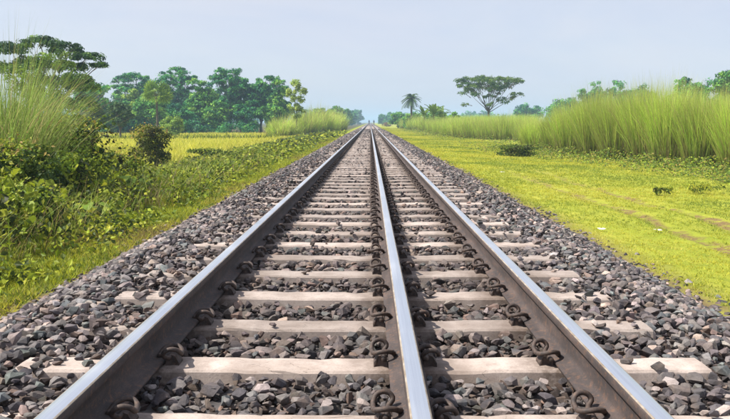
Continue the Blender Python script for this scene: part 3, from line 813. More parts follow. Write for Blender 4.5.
def taro(label, loc, n_, size, H):
    loc = (loc[0], loc[1], float(ground_z(loc[0], loc[1])))
    t = thing('broad_leaf_plant', label, 'plant', loc, 'broad leaved plants on the left slope'); st = MB()
    for k in range(n_):
        a_ = k*2.4 + U(-0.4, 0.4); r = U(0.15, 0.42)*H*1.2; h = H*U(0.55, 1.0)
        e = np.array([math.cos(a_)*r, math.sin(a_)*r, h])
        tube(st, spline([(0, 0, -0.03), e*np.array([0.3, 0.3, 0.6]), e], 6), np.linspace(0.011, 0.005, 6), 5)
        lf = MB(); d = np.array([[math.cos(a_), math.sin(a_), -0.35]])
        nn = unit(np.array([[math.cos(a_)*0.35, math.sin(a_)*0.35 - 0.25, 0.9]]) + rng.normal(0, 0.15, (1, 3)))
        s = size*U(0.75, 1.25)
        lf.inst(BLEAF_V - np.array([0, 0.1, 0]), BLEAF_F, frame(d, nn)*s, e[None], np.array([(0.15, 0.24, 0.028)])*U(0.7, 1.35))
        lf.build('leaf', M_LEAF, t)
    st.build('stalk', M_STALK, t, True)
taro('broad leaved green plant in the middle of the left slope beside the dark bush', (-4.25, 13.0), 11, 0.25, 0.55)
taro('small broad leaved plant nearer the ballast on the left slope', (-3.95, 10.4), 9, 0.17, 0.38)
taro('broad leaved plant behind the others toward the round shrub', (-4.5, 15.4), 10, 0.25, 0.50)

LG = [('tall arching grass clump at the left edge of the picture', (-6.1, 12.3), 3.4, 0.6, 1500),
      ('tall arching grass clump just behind the leftmost one', (-7.25, 14.6), 3.4, 0.7, 1200),
      ('shorter grass clump leaning right beside the large dark bush', (-7.0, 15.4), 2.7, 0.45, 300)]
for lb, p_, H, R_, n_ in LG: tall_grass('tall_grass_clump', lb, p_, H, R_, n_, 'tall grass at the left edge', 0.014, G_OLIVE, 0.2)

# ------------------------------------------------------------------ yellow rice field on the left
mb = MB(); N = 34000
y = 19*(118/19)**rng.random(N); x = -8.3 - 62*rng.random(N)**1.3
k = (x > -0.62*y - 3) & ~((np.abs(y - 78 - 0.1*x) < 1.5))
x, y = x[k], y[k]; M = len(x)
for q in range(3):
    bx_ = x + rng.normal(0, 0.12, M); by_ = y + rng.normal(0, 0.12, M)
    blades(mb, np.column_stack([bx_, by_, ground_z(bx_, by_)]), U(0.22, 0.42, M), U(0.05, 0.09, M)*np.maximum(1, y/50), U(0.1, 0.6, M), U(0, 0.5, M), pick(TURF[[0, 1, 2]], M)*U(0.85, 1.2, (M, 1)), 1)
tag(mb.build('rice_field', M_BLADE), 'flat yellow green rice field before the trees on the left', 'field', kind='stuff')
mb = MB(); N = 2500; x = U(-50, -9.5, N); y = 78 + 0.1*x + rng.normal(0, 0.6, N)
blades(mb, np.column_stack([x, y, ground_z(x, y)]), U(0.35, 0.8, N), U(0.06, 0.12, N), U(0.1, 0.6, N), U(0, 0.5, N), pick(GREENS[:4], N), 2)
tag(mb.build('bund_grass', M_BLADE), 'darker grass on the low bank dividing the rice field', 'grass', kind='stuff')

# ------------------------------------------------------------------ right: row of tall grass, weeds, shrubs
ORD = ['first', 'second', 'third', 'fourth', 'fifth', 'sixth', 'seventh', 'eighth', 'ninth', 'tenth', 'eleventh', 'twelfth', 'thirteenth', 'fourteenth', 'fifteenth', 'sixteenth', 'seventeenth', 'eighteenth', 'nineteenth', 'twentieth']
row_y = [24.0, 25.9, 27.6, 29.4, 31.3, 33.4, 35.8, 38.4, 41.2]
row_x = np.interp(row_y, [20, 25, 30, 35, 41, 50], [13.0, 12.0, 10.7, 9.9, 9.2, 8.9])
row_h = np.interp(row_y, [20, 25, 29, 32, 35, 38, 42], [2.8, 2.85, 3.0, 2.95, 2.7, 2.3, 1.7])
for i, (yy_, xx_, hh_) in enumerate(zip(row_y, row_x, row_h)):
    tall_grass('tall_grass_clump', 'tall yellow green grass clump, %s from the right edge in the near front row' % ORD[i],
               (xx_ + U(-0.2, 0.2), yy_), hh_*U(0.92, 1.12)*1.08, U(0.54, 0.70), 2300, 'near front row of tall grass right of the track', 0.021, G_TIPS, 0.14, True)
ROW2 = [(13.2, 62.3), (11.9, 64.5), (10.8, 67), (9.9, 70), (9.2, 74), (8.8, 80), (8.6, 88), (8.7, 98)]
for i, (xx_, yy_) in enumerate(ROW2):
    tall_grass('tall_grass_clump', 'tall grass clump, %s from the right in the farther row toward the bananas' % ORD[i],
               (xx_, yy_), U(2.35, 2.75), U(1.0, 1.25), 900, 'farther row of tall grass right of the track', 0.032, G_TIPS, 0.22, True)
# the clumps crowded behind those rows read as one mass
mb = MB()
N = 9000; y = 21*(40/21)**rng.random(N); x = np.interp(y, row_y, row_x) + 2.0 + 4.0*rng.random(N)**1.2
H = np.interp(y, row_y, row_h)*U(0.66, 1.0, N)*(0.78+0.45*fbm(x, y, 0.7))
N2 = 5500; q = 0.4 + rng.random(N2)*6.6; i0 = np.minimum(q.astype(int), 6); R2 = np.array(ROW2)
P2 = R2[i0]*(1-(q-i0))[:, None] + R2[i0+1]*(q-i0)[:, None]; b2 = 1.4 + 5*rng.random(N2)
x = np.concatenate([x, P2[:, 0] + b2*0.6]); y = np.concatenate([y, P2[:, 1] + b2]); H = np.concatenate([H, U(1.7, 2.55, N2)]); N += N2
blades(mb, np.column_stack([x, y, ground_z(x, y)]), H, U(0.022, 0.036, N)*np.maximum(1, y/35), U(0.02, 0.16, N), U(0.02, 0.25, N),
       pick(G_BASE, N)*0.5, 3, pick(G_TIPS, N)*U(0.8, 1.15, (N, 1)))  # bases coloured darker still, painting the shade seen between front clumps
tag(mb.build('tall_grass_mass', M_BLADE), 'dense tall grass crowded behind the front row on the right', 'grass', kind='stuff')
for lb, p_, H, R_ in (('rounded tall grass clump before the date palm, darker green', (8.7, 138), 3.6, 1.9),
                      ('rounded tall grass clump left of the banana plants', (9.3, 116), 3.3, 1.7),
                      ('rounded grass clump farthest along the right of the track', (8.6, 165), 3.4, 2.0)):
    tall_grass('tall_grass_clump', lb, p_, H, R_, 900, 'rounded tall grass clumps far on the right', 0.06)
for lb, p_, H, R_ in (('rounded yellow green tall grass clump below the slender pale tree', (-9.9, 84), 3.1, 1.6),
                      ('tall grass clump right of the slender pale tree', (-8.1, 93), 4.3, 1.9),
                      ('broad tall grass clump in the middle of the left clumps', (-6.9, 99), 4.7, 2.1),
                      ('tall grass clump second nearest the rails on the left', (-6.3, 110), 4.2, 1.9),
                      ('tall grass clump nearest the rails on the left', (-5.7, 124), 4.4, 1.8)):
    tall_grass('tall_grass_clump', lb, p_, H, R_, 1100, 'rounded tall grass clumps on the left', 0.06, G_TIPS, 0.5)

# weeds along the foot of the tall grass
mb = MB()
for N, y0, y1, s in ((30000, 17, 45, 0.085), (18000, 43, 140, 0.12)):
    y = y0*(y1/y0)**rng.random(N); edge = np.interp(y, [20, 25, 30, 35, 41, 46, 60, 68, 80, 140], [13, 12, 10.7, 9.9, 9.4, 12.5, 14, 10.6, 8.8, 8.7])
    x = edge + 0.5 - (4.6 + np.clip((edge - 9.5)*(y > 43), 0, 3))*rng.random(N)**1.5
    k = rng.random(N) < np.clip(fbm(x, y, 0.9)*3.0 - 0.7, 0, 1); x, y, edge = x[k], y[k], edge[k]; M = len(x)
    h = np.clip(1 - (edge - x)/4.2, 0.10, 1)*(0.25 + 0.6*fbm(x, y, 0.7))
    P = np.column_stack([x, y, ground_z(x, y) + h*U(0.05, 1.0, M)])
    leaves(mb, P, unit(rand_dir(M)*0.7+np.array([-0.1, -0.2, 0.9])), np.full(M, s), pick([(0.22, 0.30, 0.03), (0.33, 0.39, 0.04), (0.12, 0.18, 0.025), (0.07, 0.11, 0.02), (0.09, 0.14, 0.02), (0.28, 0.23, 0.06)], M))
tag(mb.build('weed_cover', M_LEAF), 'low leafy weeds along the foot of the tall grass', 'ground cover', kind='stuff')
shrub('dark_shrub', 'small dark green shrub at the edge of the right turf', (6.5, 32.8), 0.52, 1.9, 2600, 0.07, DARK + [(0.12, 0.17, 0.02)], twigs=20, tip=[(0.2, 0.26, 0.03)])
shrub('weed_bush', 'small dark weed growing alone on the right turf', (6.0, 15.1), 0.18, 0.42, 300, 0.045, DARK + [(0.2, 0.24, 0.03), (0.26, 0.30, 0.035)], cat='weed', twigs=8)
shrub('weed_bush', 'wider low weed patch near the right edge of the picture', (7.05, 15.6), 0.20, 0.95, 420, 0.05, GREENS[:5], cat='weed', twigs=10)
shrub('weed_bush', 'tiny weed tuft beside the small dark weed on the right turf', (6.5, 15.9), 0.12, 0.3, 110, 0.04, GREENS[:5], cat='weed', twigs=6)

# ------------------------------------------------------------------ trees, left
TEAL = [(0.04, 0.21, 0.07), (0.075, 0.30, 0.075), (0.022, 0.12, 0.07), (0.16, 0.41, 0.075)]
MIDG = [(0.09, 0.27, 0.045), (0.18, 0.40, 0.055), (0.28, 0.49, 0.065), (0.05, 0.17, 0.05)]
LIGHT = [(0.22, 0.35, 0.045), (0.30, 0.42, 0.06), (0.16, 0.28, 0.045)]
tree('broadleaf_tree', 'big dark spreading tree behind the tall grass at the left edge', (-20.0, 46), 7.2,
     [(-2.0, 0, 0.86, 1.5, 1.4, 0.6, 1700), (-0.2, 0.2, 0.91, 1.6, 1.4, 0.6, 1900), (1.5, 0, 0.87, 1.3, 1.2, 0.5, 1500), (2.7, 0.2, 0.80, 1.1, 1.0, 0.42, 1100), (3.4, 0.1, 0.73, 0.7, 0.7, 0.3, 500), (-0.8, 0.5, 0.74, 1.5, 1.4, 0.7, 1500), (1.5, 0.5, 0.72, 1.3, 1.2, 0.6, 1300), (-2.6, 0.3, 0.70, 1.3, 1.2, 0.6, 1000), (0.4, 0.6, 0.58, 1.5, 1.3, 0.7, 1400), (1.9, 0.7, 0.56, 1.0, 1.0, 0.6, 900), (-1.4, 0.6, 0.52, 1.4, 1.2, 0.7, 1000), (0.8, 0.8, 0.40, 1.4, 1.2, 0.7, 900)],
     0.15, [(0.035, 0.095, 0.025), (0.06, 0.14, 0.028), (0.12, 0.22, 0.035), (0.03, 0.07, 0.025)], 0.16, up=0.6, sub=26, subr=0.30)
tree('broadleaf_tree', 'bushy lighter green tree under the big dark tree at the left', (-18.2, 43), 6.2,
     [(-1.6, 0, 0.72, 1.3, 1.2, 1.0, 1500), (0.1, -0.2, 0.84, 1.3, 1.1, 0.85, 1600), (1.4, 0, 0.66, 1.1, 1.0, 0.9, 1300), (-0.3, -0.4, 0.52, 1.6, 1.2, 0.9, 1500), (1.6, 0.1, 0.45, 1.2, 1.0, 0.8, 1200), (2.0, 0.2, 0.62, 0.9, 0.9, 0.6, 900), (0.9, 0.1, 0.28, 1.2, 1.0, 0.6, 900), (-1.8, 0, 0.38, 1.3, 1.0, 0.8, 900), (0.2, 0, 0.25, 1.3, 1.0, 0.6, 700)],
     0.14, [(0.13, 0.23, 0.025), (0.22, 0.33, 0.035), (0.06, 0.13, 0.022), (0.09, 0.17, 0.025)], 0.15, sub=26, subr=0.30)
LT = [  # name, label, x, y, H, W, lobes, leaves per lobe, leaf, colours, z0
    ('broadleaf_tree', 'dark blue green tree right of the big tree at the left', -40.5, 110, 8.4, 8.0, 8, 480, 0.36, TEAL, 0.2),
    ('round_tree', 'small round dark tree at the field edge, left of the pair', -29.5, 80, 3.8, 2.9, 6, 380, 0.22, [(0.05, 0.095, 0.03), (0.08, 0.13, 0.03)], 0.25),
    ('round_tree', 'small round tree with bare trunk at the field edge, right of the pair', -26.2, 78, 4.1, 3.1, 6, 380, 0.22, [(0.055, 0.11, 0.035), (0.08, 0.15, 0.04)], 0.30),
    ('field_bush', 'light green rounded bush at the field edge beside the fan palm', -23.7, 90, 2.8, 3.8, 7, 380, 0.24, LIGHT, 0.05),
    ('broadleaf_tree', 'bright green mid height tree in front of the dark tree line', -35.7, 118, 7.2, 8.0, 9, 460, 0.36, LIGHT, 0.1),
    ('broadleaf_tree', 'green tree just right of the fan palm', -27.0, 120, 8.8, 7.0, 9, 480, 0.36, MIDG, 0.1),
    ('broadleaf_tree', 'tall dark teal tree left of the highest crown', -22.0, 128, 10.0, 6.5, 9, 480, 0.38, TEAL, 0.2),
    ('broadleaf_tree', 'dark tree near the right end of the left tree line', -18.2, 125, 9.3, 6.5, 9, 480, 0.38, TEAL, 0.15),
    ('broadleaf_tree', 'last tree at the right end of the left tree line', -14.6, 122, 8.4, 4.8, 8, 460, 0.36, MIDG, 0.1),
    ('broadleaf_tree', 'low leafy tree at the left of the tree line base', -29.5, 116, 5.0, 6.5, 8, 420, 0.34, TEAL, 0.0),
    ('broadleaf_tree', 'low leafy tree in the middle of the tree line base', -24.0, 117, 5.2, 6.0, 8, 420, 0.34, MIDG, 0.0),
    ('broadleaf_tree', 'low dark leafy tree toward the right of the tree line base', -19.3, 117, 5.4, 5.6, 8, 420, 0.34, TEAL, 0.0),
    ('broadleaf_tree', 'low green leafy tree at the right foot of the tree line', -15.0, 116, 5.0, 4.6, 8, 420, 0.34, MIDG, 0.0),
    ('broadleaf_tree', 'dim tree far left behind the pair of small round trees', -47.0, 128, 7.0, 9.0, 9, 420, 0.40, TEAL, 0.0),
    ('broadleaf_tree', 'shadowy low tree behind the small round trees', -38.0, 112, 4.2, 8.0, 8, 380, 0.34, TEAL, 0.0),
    ('broadleaf_tree', 'bright green tree filling the gap left of the fan palm', -33.0, 112, 6.4, 7.5, 9, 460, 0.34, MIDG, 0.0),
    ('broadleaf_tree', 'dim teal tree behind the fan palm', -36.5, 142, 9.6, 10.0, 9, 420, 0.40, TEAL, 0.0),
    ('broadleaf_tree', 'dim teal tree behind the gap right of the fan palm', -29.5, 143, 9.8, 9.0, 9, 420, 0.40, TEAL, 0.0),
    ('broadleaf_tree', 'dim dark tree rising behind the pair of small round trees', -44.5, 140, 9.2, 10.0, 9, 420, 0.40, MIDG, 0.0),
    ('broadleaf_tree', 'distant green tree behind the left grass clumps', -13.8, 200, 6.2, 6.5, 8, 380, 0.42, MIDG, 0.0),
    ('broadleaf_tree', 'distant tree right of the left grass clumps', -9.6, 205, 6.6, 6.5, 8, 380, 0.42, MIDG, 0.0),
    ('broadleaf_tree', 'hazy green tree left of the vanishing rails', -8.6, 270, 6.4, 6.0, 8, 340, 0.5, MIDG, 0.0),
    ('broadleaf_tree', 'hazier tree between the green and the blue one by the vanishing rails', -9.2, 370, 8.2, 8.0, 8, 340, 0.6, TEAL, 0.0),
    ('broadleaf_tree', 'tall blue hazy tree left of the point where the rails vanish', -9.0, 540, 12.4, 11.0, 9, 340, 0.9, TEAL, 0.0),
]
for nm, lb, x, y, H, W, k, n_, sz, cl_, z0 in LT:
    tree(nm, lb, (x, y), H, auto_blobs(W, H, z0, k + 4, int(n_*1.4)), sz*1.14, cl_, 0.02*H + 0.04, 'trees beyond the field on the left', fork=max(0.2, z0))

mb = MB()
for _ in range(46):
    x = U(-62, -13); y = U(111, 121)
    blob_leaves(mb, (x, y, U(0.3, 1.2)), (U(1.6, 2.8), 1.6, U(1.0, 1.9)), 330, 0.36, TEAL, 10, 0.5, lower=-0.9)
tag(mb.build('undergrowth_thicket', M_TREELEAF), 'dark continuous undergrowth along the foot of the left tree line', 'undergrowth', kind='stuff')

def tier_tree(name, label, loc, H, W, tiers, n_, size, cols, group=None, z0=0.35, trunk_r=0.2, reach=1.0):
    """tree with limbs spreading in flat tiers of fine foliage"""
    loc = (loc[0], loc[1], float(ground_z(loc[0], loc[1])))
    t = thing(name, label, 'tree', loc, group); tk = MB(); cr = MB()
    f = np.array([0, 0, H*z0])
    tube(tk, spline([(0, 0, -0.2), (0.1, 0, H*z0*0.5), f], 6), np.linspace(trunk_r*1.2, trunk_r*0.8, 6), 8)
    for (u, v, zf, r) in tiers:
        e = np.array([u*W/2, v*W/2, zf*H])
        if rng.random() < 0.26: limb(tk, f*U(0.8, 1.0), e, trunk_r*0.42, trunk_r*0.08, 0.05)
        for q in range(2):
            g = e + np.array([rng.normal(0, r*0.45), rng.normal(0, r*0.45), U(-0.02, 0.10)*H*0.6])
            limb(tk, e*0.7+f*0.3, g, trunk_r*0.18, trunk_r*0.04, 0.05, 4)
        blob_leaves(cr, e, (r*1.2, r*1.2, r*0.55), n_, size, cols, 6, 0.55, up=0.9, droop=0.15, lower=-0.9)
    tk.build('trunk', M_BARK, t, True); cr.build('crown', M_TREELEAF, t)
G = 'tall flat topped trees in the left tree line'
def rand_tiers(k, lo, hi, r0, r1, flat=0.5):
    """leaf pads thickest under the flat top, fewer on the limbs below"""
    out = []
    for i in range(k):
        a_ = i*2.39996 + U(-0.4, 0.4); q = math.sqrt((i+0.5)/k)*U(0.85, 1.08)
        zt = hi - (hi-lo)*0.30*q**2.2
        z_ = zt - (hi-lo)*(rng.random()**1.7)*0.85
        sh_ = 1.0 if z_ > lo + 0.4*(hi-lo) else 0.75
        out.append((math.cos(a_)*q*0.92*sh_, math.sin(a_)*q*0.92*sh_, z_, U(r0, r1)))
    return out
tier_tree('flat_topped_tree', 'flat topped feathery tree left of the fan palm', (-41.8, 132), 10.6, 8.5, rand_tiers(60, 0.30, 0.98, 0.55, 1.0), 160, 0.32, TEAL, G)
tier_tree('flat_topped_tree', 'flat topped feathery tree standing above the fan palm', (-33.7, 130), 11.5, 8.5, rand_tiers(60, 0.30, 0.98, 0.55, 1.0), 160, 0.32, TEAL, G)
tier_tree('flat_topped_tree', 'highest flat topped tree in the middle of the left tree line', (-23.3, 124), 11.2, 7.0, rand_tiers(60, 0.25, 0.99, 0.5, 0.95), 160, 0.32, TEAL, G)
tier_tree('flat_topped_tree', 'flat topped tree near the right end of the left tree line', (-17.2, 128), 9.9, 7.5, rand_tiers(55, 0.30, 0.97, 0.5, 0.95), 160, 0.32, TEAL, G)
tree('slender_tree', 'slender pale green tree with airy crown above the left grass clumps', (-8.75, 89), 6.9,
     [(0, 0, 0.90, 0.75, 0.7, 0.6, 420), (-0.5, 0, 0.76, 0.75, 0.7, 0.7, 460), (0.55, 0, 0.78, 0.8, 0.7, 0.7, 460), (0.1, 0, 0.64, 1.0, 0.8, 0.7, 520), (-0.3, 0, 0.50, 0.8, 0.7, 0.6, 380), (0.4, 0, 0.46, 0.7, 0.7, 0.6, 300), (0, 0, 0.34, 0.7, 0.6, 0.5, 240)],
     0.22, [(0.36, 0.46, 0.10), (0.44, 0.52, 0.13), (0.29, 0.39, 0.08)], 0.08, fork=0.45, bark=M_STALK)

def fan_palm(label, loc, H, R_):
    loc = (loc[0], loc[1], float(ground_z(loc[0], loc[1])))
    t = thing('fan_palm', label, 'palm', loc); tk = MB()
    tube(tk, [(0, 0, -0.1), (0.05, 0, H*0.3), (0.03, 0, H*0.6), (0, 0, H-R_)], [0.19, 0.14, 0.13, 0.13], 8); tk.build('trunk', M_BARK, t, True)
    nr = 11; an = np.linspace(-1.9, 1.9, nr)
    V = [(0, 0, 0)]; F = []
    for i, q in enumerate(an):
        V += [(math.sin(q-0.13)*0.66, math.cos(q-0.13)*0.66, 0.04), (math.sin(q)*1.0, math.cos(q)*1.0, -0.12), (math.sin(q+0.13)*0.66, math.cos(q+0.13)*0.66, 0.04)]
        F += [(0, 1+3*i, 3+3*i), (1+3*i, 2+3*i, 3+3*i)]
    V, F = np.array(V), np.array(F)
    for k in range(38):
        d = rand_dir(1); d[0, 2] = abs(d[0, 2])*1.0 - 0.35; d = unit(d)
        lf = MB(); e = np.array([0, 0, H-R_]) + d[0]*R_*0.5
        tube(lf, [np.array([0, 0, H-R_]), e], [0.02, 0.015], 4, (0.16, 0.18, 0.05))
        lf.inst(V, F, frame(d, unit(np.cross(d, rand_dir(1))+np.array([[0, 0, 0.4]])))*R_*U(0.55, 0.75), e[None], pick(LIGHT, 1)*U(0.8, 1.2))
        lf.build('frond', M_TREELEAF, t)
fan_palm('fan palm with round head and straight trunk in the left tree line', (-26.3, 92), 7.0, 1.85)

# ------------------------------------------------------------------ trees, right
tier_tree('umbrella_tree', 'lone wide umbrella shaped tree with dark limbs above the tall grass', (20.6, 130), 9.5, 13.2,
          rand_tiers(60, 0.74, 0.98, 0.5, 0.9) + rand_tiers(32, 0.50, 0.88, 0.40, 0.8),
          150, 0.26, [(0.06, 0.125, 0.035), (0.10, 0.18, 0.035), (0.14, 0.22, 0.035)], None, 0.40, 0.2)

def date_palm(label, loc, H, R_):
    loc = (loc[0], loc[1], float(ground_z(loc[0], loc[1])))
    t = thing('date_palm', label, 'palm', loc); tk = MB()
    tube(tk, [(0, 0, -0.1), (0.08, 0, H*0.3), (0.04, 0, H*0.6), (0, 0, H*0.86)], [0.24, 0.20, 0.20, 0.24], 8); tk.build('trunk', M_BARK, t, True)
    for k in range(34):
        a_ = k*2.39996; el = U(-0.5, 1.35); L = R_*U(0.9, 1.15)
        d = np.array([math.cos(a_), math.sin(a_), 0.0]); o = np.array([0, 0, H*0.86])
        tt = np.linspace(0, 1, 14)[:, None]
        P = o + d*L*np.cos(el*0.8)*tt + np.array([0, 0, 1.0])*L*(math.sin(el)*tt - 0.55*tt**2)
        lf = MB(); tube(lf, P, np.linspace(0.035, 0.01, 14), 4, (0.14, 0.15, 0.05))
        tn = unit(np.gradient(P, axis=0)); sd = unit(np.cross(tn, np.array([0, 0, 1.0])))
        for s in (-1, 1):
            dd = unit(sd*s + tn*0.7 + np.array([0, 0, -0.25]))[2:]
            lf.inst(np.array([(-0.09, 0, 0), (0.09, 0, 0), (0, 1, -0.05)]), np.array([(0, 1, 2)]), frame(dd, np.cross(dd, tn[2:]) + 1e-3)*np.array([1, 0.42*R_/1.8, 1])[None, None, :], P[2:], np.tile(np.array([0.06, 0.115, 0.035])*U(0.8, 1.3), (len(dd), 1)))
        lf.build('frond', M_TREELEAF, t)
date_palm('date palm with drooping fronds standing alone right of the rails', (8.3, 150), 7.3, 2.0)

def banana(label, loc, H, n_):
    loc = (loc[0], loc[1], float(ground_z(loc[0], loc[1])))
    t = thing('banana_plant', label, 'plant', loc, 'banana plants right of the rails'); tk = MB()
    tube(tk, [(0, 0, -0.1), (0.03, 0, H*0.25), (0, 0, H*0.5)], [0.17, 0.14, 0.09], 8); tk.build('stem', M_STALK, t, True)
    for k in range(n_):
        a_ = k*2.4 + U(-0.3, 0.3); el = U(0.35, 1.35); L = H*U(0.5, 0.62)
        d = np.array([math.cos(a_), math.sin(a_), 0.0]); tt = np.linspace(0, 1, 9)
        P = np.array([0, 0, H*0.46]) + np.outer(tt, d)*L*math.cos(el) + np.outer(L*(math.sin(el)*tt - (0.25+0.35*(1.35-el))*tt**2.2), [0, 0, 1.0])
        w = 0.30*np.sin(np.clip(tt*1.05, 0.0, 1)**0.6*PI)*H/5.2 + 0.02; sd = np.array([-d[1], d[0], 0.0])
        V = np.concatenate([P - sd*w[:, None] + np.array([0, 0, 0.08]), P, P + sd*w[:, None] + np.array([0, 0, 0.08])])
        F = [(i+9*j, i+1+9*j, i+10+9*j, i+9+9*j) for j in range(2) for i in range(8)]
        lf = MB(); lf.raw(V, F, np.array([0.15, 0.24, 0.04])*U(0.7, 1.2)); lf.build('leaf', M_TREELEAF, t, True)
banana('leftmost of the three banana plants with broad upright leaves', (8.5, 117), 5.2, 9)
banana('middle and tallest of the three banana plants', (9.8, 115), 5.7, 10)
banana('rightmost of the three banana plants', (11.1, 116), 4.8, 9)
RT = [
    ('broadleaf_tree', 'rounded green tree left of the date palm', 7.0, 185, 4.6, 4.5, 7, 360, 0.36, MIDG, 0.0),
    ('broadleaf_tree', 'low green tree below the date palm', 9.2, 160, 3.9, 5.0, 7, 360, 0.34, MIDG, 0.0),
    ('broadleaf_tree', 'low green tree behind the banana plants', 11.5, 128, 4.0, 5.0, 7, 360, 0.32, MIDG, 0.0),
    ('broadleaf_tree', 'low tree between the banana plants and the umbrella tree', 14.6, 130, 3.5, 4.0, 7, 320, 0.32, MIDG, 0.0),
    ('broadleaf_tree', 'pale teal hazy tree right of the vanishing rails', 7.2, 430, 7.0, 6.5, 8, 320, 0.6, TEAL, 0.0),
    ('broadleaf_tree', 'hazy teal tree farther right of the vanishing rails', 11.0, 400, 7.6, 7.5, 8, 320, 0.6, TEAL, 0.0),
    ('broadleaf_tree', 'left and lowest tree in the dark group behind the tall grass', 48.5, 185, 8.4, 11.0, 8, 380, 0.42, TEAL, 0.0),
    ('broadleaf_tree', 'second tree in the dark group behind the tall grass', 54.5, 183, 11.0, 10.5, 9, 380, 0.42, TEAL, 0.0),
    ('broadleaf_tree', 'highest tree in the dark group behind the tall grass', 60.0, 182, 12.2, 11.0, 9, 380, 0.42, TEAL, 0.0),
    ('broadleaf_tree', 'rightmost tree in the dark group behind the tall grass', 66.0, 184, 11.4, 11.0, 9, 380, 0.42, TEAL, 0.0),
    ('broadleaf_tree', 'dark tree behind the tall grass toward the right edge', 58.0, 130, 8.4, 10.0, 9, 380, 0.34, TEAL, 0.0),
    ('broadleaf_tree', 'first hazy tree of the far band right of the umbrella tree', 54.0, 255, 8.6, 13.0, 7, 300, 0.55, TEAL, 0.0),
    ('broadleaf_tree', 'second hazy tree of the far band right of the umbrella tree', 63.5, 252, 9.2, 13.0, 7, 300, 0.55, TEAL, 0.0),
    ('broadleaf_tree', 'third hazy tree of the far band right of the umbrella tree', 73.5, 255, 9.4, 13.0, 7, 300, 0.55, TEAL, 0.0),
    ('broadleaf_tree', 'dark green tree rising above the tall grass at the right edge', 47.9, 100, 8.9, 6.0, 11, 460, 0.28, MIDG, 0.3),
    ('broadleaf_tree', 'lower dark tree left of the one at the right edge', 45.5, 106, 8.4, 7.0, 9, 420, 0.28, TEAL, 0.1),
]
for nm, lb, x, y, H, W, k, n_, sz, cl_, z0 in RT:
    tree(nm, lb, (x, y), H, auto_blobs(W, H, z0, k + 4, int(n_*1.4)), sz*1.14, cl_, 0.02*H + 0.04, 'trees beyond the tall grass on the right', fork=max(0.2, z0))
shrub('dry_bush', 'reddish brown dry bush beside the track in the distance', (5.4, 235), 1.6, 3.4, 900, 0.22, [(0.22, 0.12, 0.06), (0.30, 0.2, 0.09), (0.2, 0.2, 0.06)])

# far-off woods that read as one mass
mb = MB()
for _ in range(105):
    sd = -1 if rng.random() < 0.45 else 1
    y = U(420, 900); x = sd*(14 + (y-400)*0.02 + U(0, 0.62)*y)
    Hh = U(6, 11)*(1+(y-420)/900)
    for q in range(4): blob_leaves(mb, (x + rng.normal(0, 5), y + rng.normal(0, 4), Hh*U(0.3, 0.62)), (6.5, 5, Hh*0.36), 75, 2.0, TEAL, 8, 0.5)
tag(mb.build('distant_woods', M_TREELEAF), 'far blue hazy woods along the horizon', 'woods', kind='stuff')

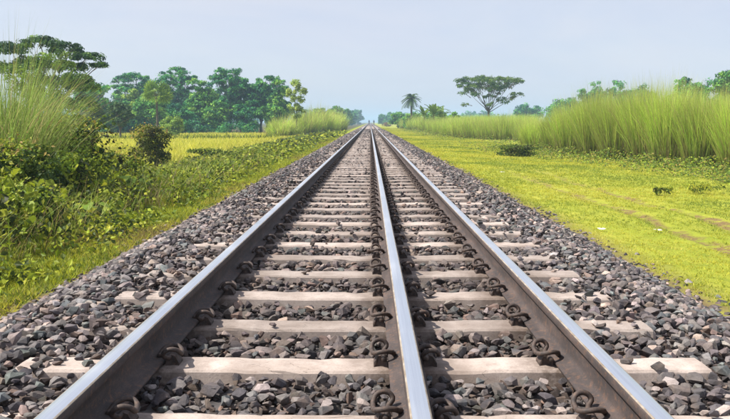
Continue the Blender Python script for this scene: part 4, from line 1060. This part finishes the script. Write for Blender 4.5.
# ------------------------------------------------------------------ people far down the track
def person(label, loc, face, stride):
    me = bpy.data.meshes.new('person')
    J = [(0, 0, 0.95), (0, 0, 1.12), (0, 0, 1.36), (0, 0.01, 1.47), (0, 0.02, 1.54), (0, 0.03, 1.64), (0, 0.02, 1.71),
         (0.17, 0, 1.38), (0.23, -0.05, 1.10), (0.24, 0.06, 0.86), (-0.17, 0, 1.38), (-0.23, 0.06, 1.10), (-0.24, 0.12, 0.87),
         (0.09, 0, 0.88), (0.10, stride, 0.48), (0.10, stride*0.7-0.05, 0.06), (0.10, stride*0.7+0.14, 0.03),
         (-0.09, 0, 0.88), (-0.10, -stride*0.5, 0.48), (-0.10, -stride-0.10, 0.08), (-0.10, -stride+0.08, 0.03)]
    Ed = [(0, 1), (1, 2), (2, 3), (3, 4), (4, 5), (5, 6), (2, 7), (7, 8), (8, 9), (2, 10), (10, 11), (11, 12), (0, 13), (13, 14), (14, 15), (15, 16), (0, 17), (17, 18), (18, 19), (19, 20)]
    Rr = [0.15, 0.14, 0.15, 0.06, 0.07, 0.10, 0.07, 0.07, 0.05, 0.04, 0.07, 0.05, 0.04, 0.10, 0.075, 0.05, 0.04, 0.10, 0.075, 0.05, 0.04]
    me.from_pydata(J, Ed, []); me.materials.append(M_CLOTH)
    o = link('person', me, None, loc); o.rotation_euler = (0, 0, face)
    sk = o.modifiers.new('skin', 'SKIN')
    if not me.skin_vertices: me.attributes.new('skin_vertices', 'FLOAT', 'POINT')
    for i, r in enumerate(Rr):
        me.skin_vertices[0].data[i].radius = (r, r*0.8); me.skin_vertices[0].data[i].use_root = (i == 0)
    o.modifiers.new('smooth', 'SUBSURF').levels = 1; o.modifiers['smooth'].render_levels = 1
    tag(o, label, 'person', 'people far down the track')
try:
    person('person in dark clothes far down the track, the left of two', (-0.25, 236, 0.55), 0.1, 0.16)
    person('person in dark clothes far down the track, the right of two', (1.25, 236, 0.54), 3.0, 0.14)
except Exception as ex:
    print('person failed', ex)

# ------------------------------------------------------------------ litter on the right verge
for lb, p_, s in (('white scrap of litter at the edge of the ballast on the right', (2.95, 9.2), 0.045),
                  ('white scrap of litter on the turf beside the nearer rut', (3.66, 9.25), 0.042),
                  ('small pale scrap of litter farther along the right turf', (3.7, 20.5), 0.06)):
    g = 5; u, v = np.meshgrid(np.linspace(-1, 1, g), np.linspace(-0.7, 0.7, g)); V = np.stack([u, v, 0.35*rng.random((g, g)) + 0.3], -1).reshape(-1, 3)*s
    V[:, :2] += rng.normal(0, s*0.12, (g*g, 2)); I = np.arange(g*g).reshape(g, g)
    mb = MB(); mb.raw(V, np.stack([I[:-1, :-1], I[:-1, 1:], I[1:, 1:], I[1:, :-1]], -1).reshape(-1, 4))
    o = mb.build('litter_scrap', M_PAPER); o.location = (p_[0], p_[1], float(ground_z(*p_)) + 0.012); tag(o, lb, 'litter', 'litter scraps on the right verge')

# ------------------------------------------------------------------ haze
m = bpy.data.materials.new('haze_air'); m.use_nodes = True
n, l = m.node_tree.nodes, m.node_tree.links
n.remove(n['Principled BSDF'])
pv = n.new('ShaderNodeVolumePrincipled')
pv.inputs['Color'].default_value = (0.60, 0.84, 1.0, 1)
pv.inputs['Density'].default_value = 0.0008
pv.inputs['Anisotropy'].default_value = 0.0
l.new(pv.outputs[0], n['Material Output'].inputs['Volume'])
bx = np.array([(sx_, sy_, sz_) for sx_ in (-3200, 3200) for sy_ in (-200, 4200) for sz_ in (-1.6, 26.0)])
mb = MB(); mb.raw(bx, [(0, 1, 3, 2), (4, 6, 7, 5), (0, 4, 5, 1), (2, 3, 7, 6), (1, 5, 7, 3), (0, 2, 6, 4)])
tag(mb.build('haze', m), 'thin blue haze in the air over the whole place', 'haze', kind='stuff')
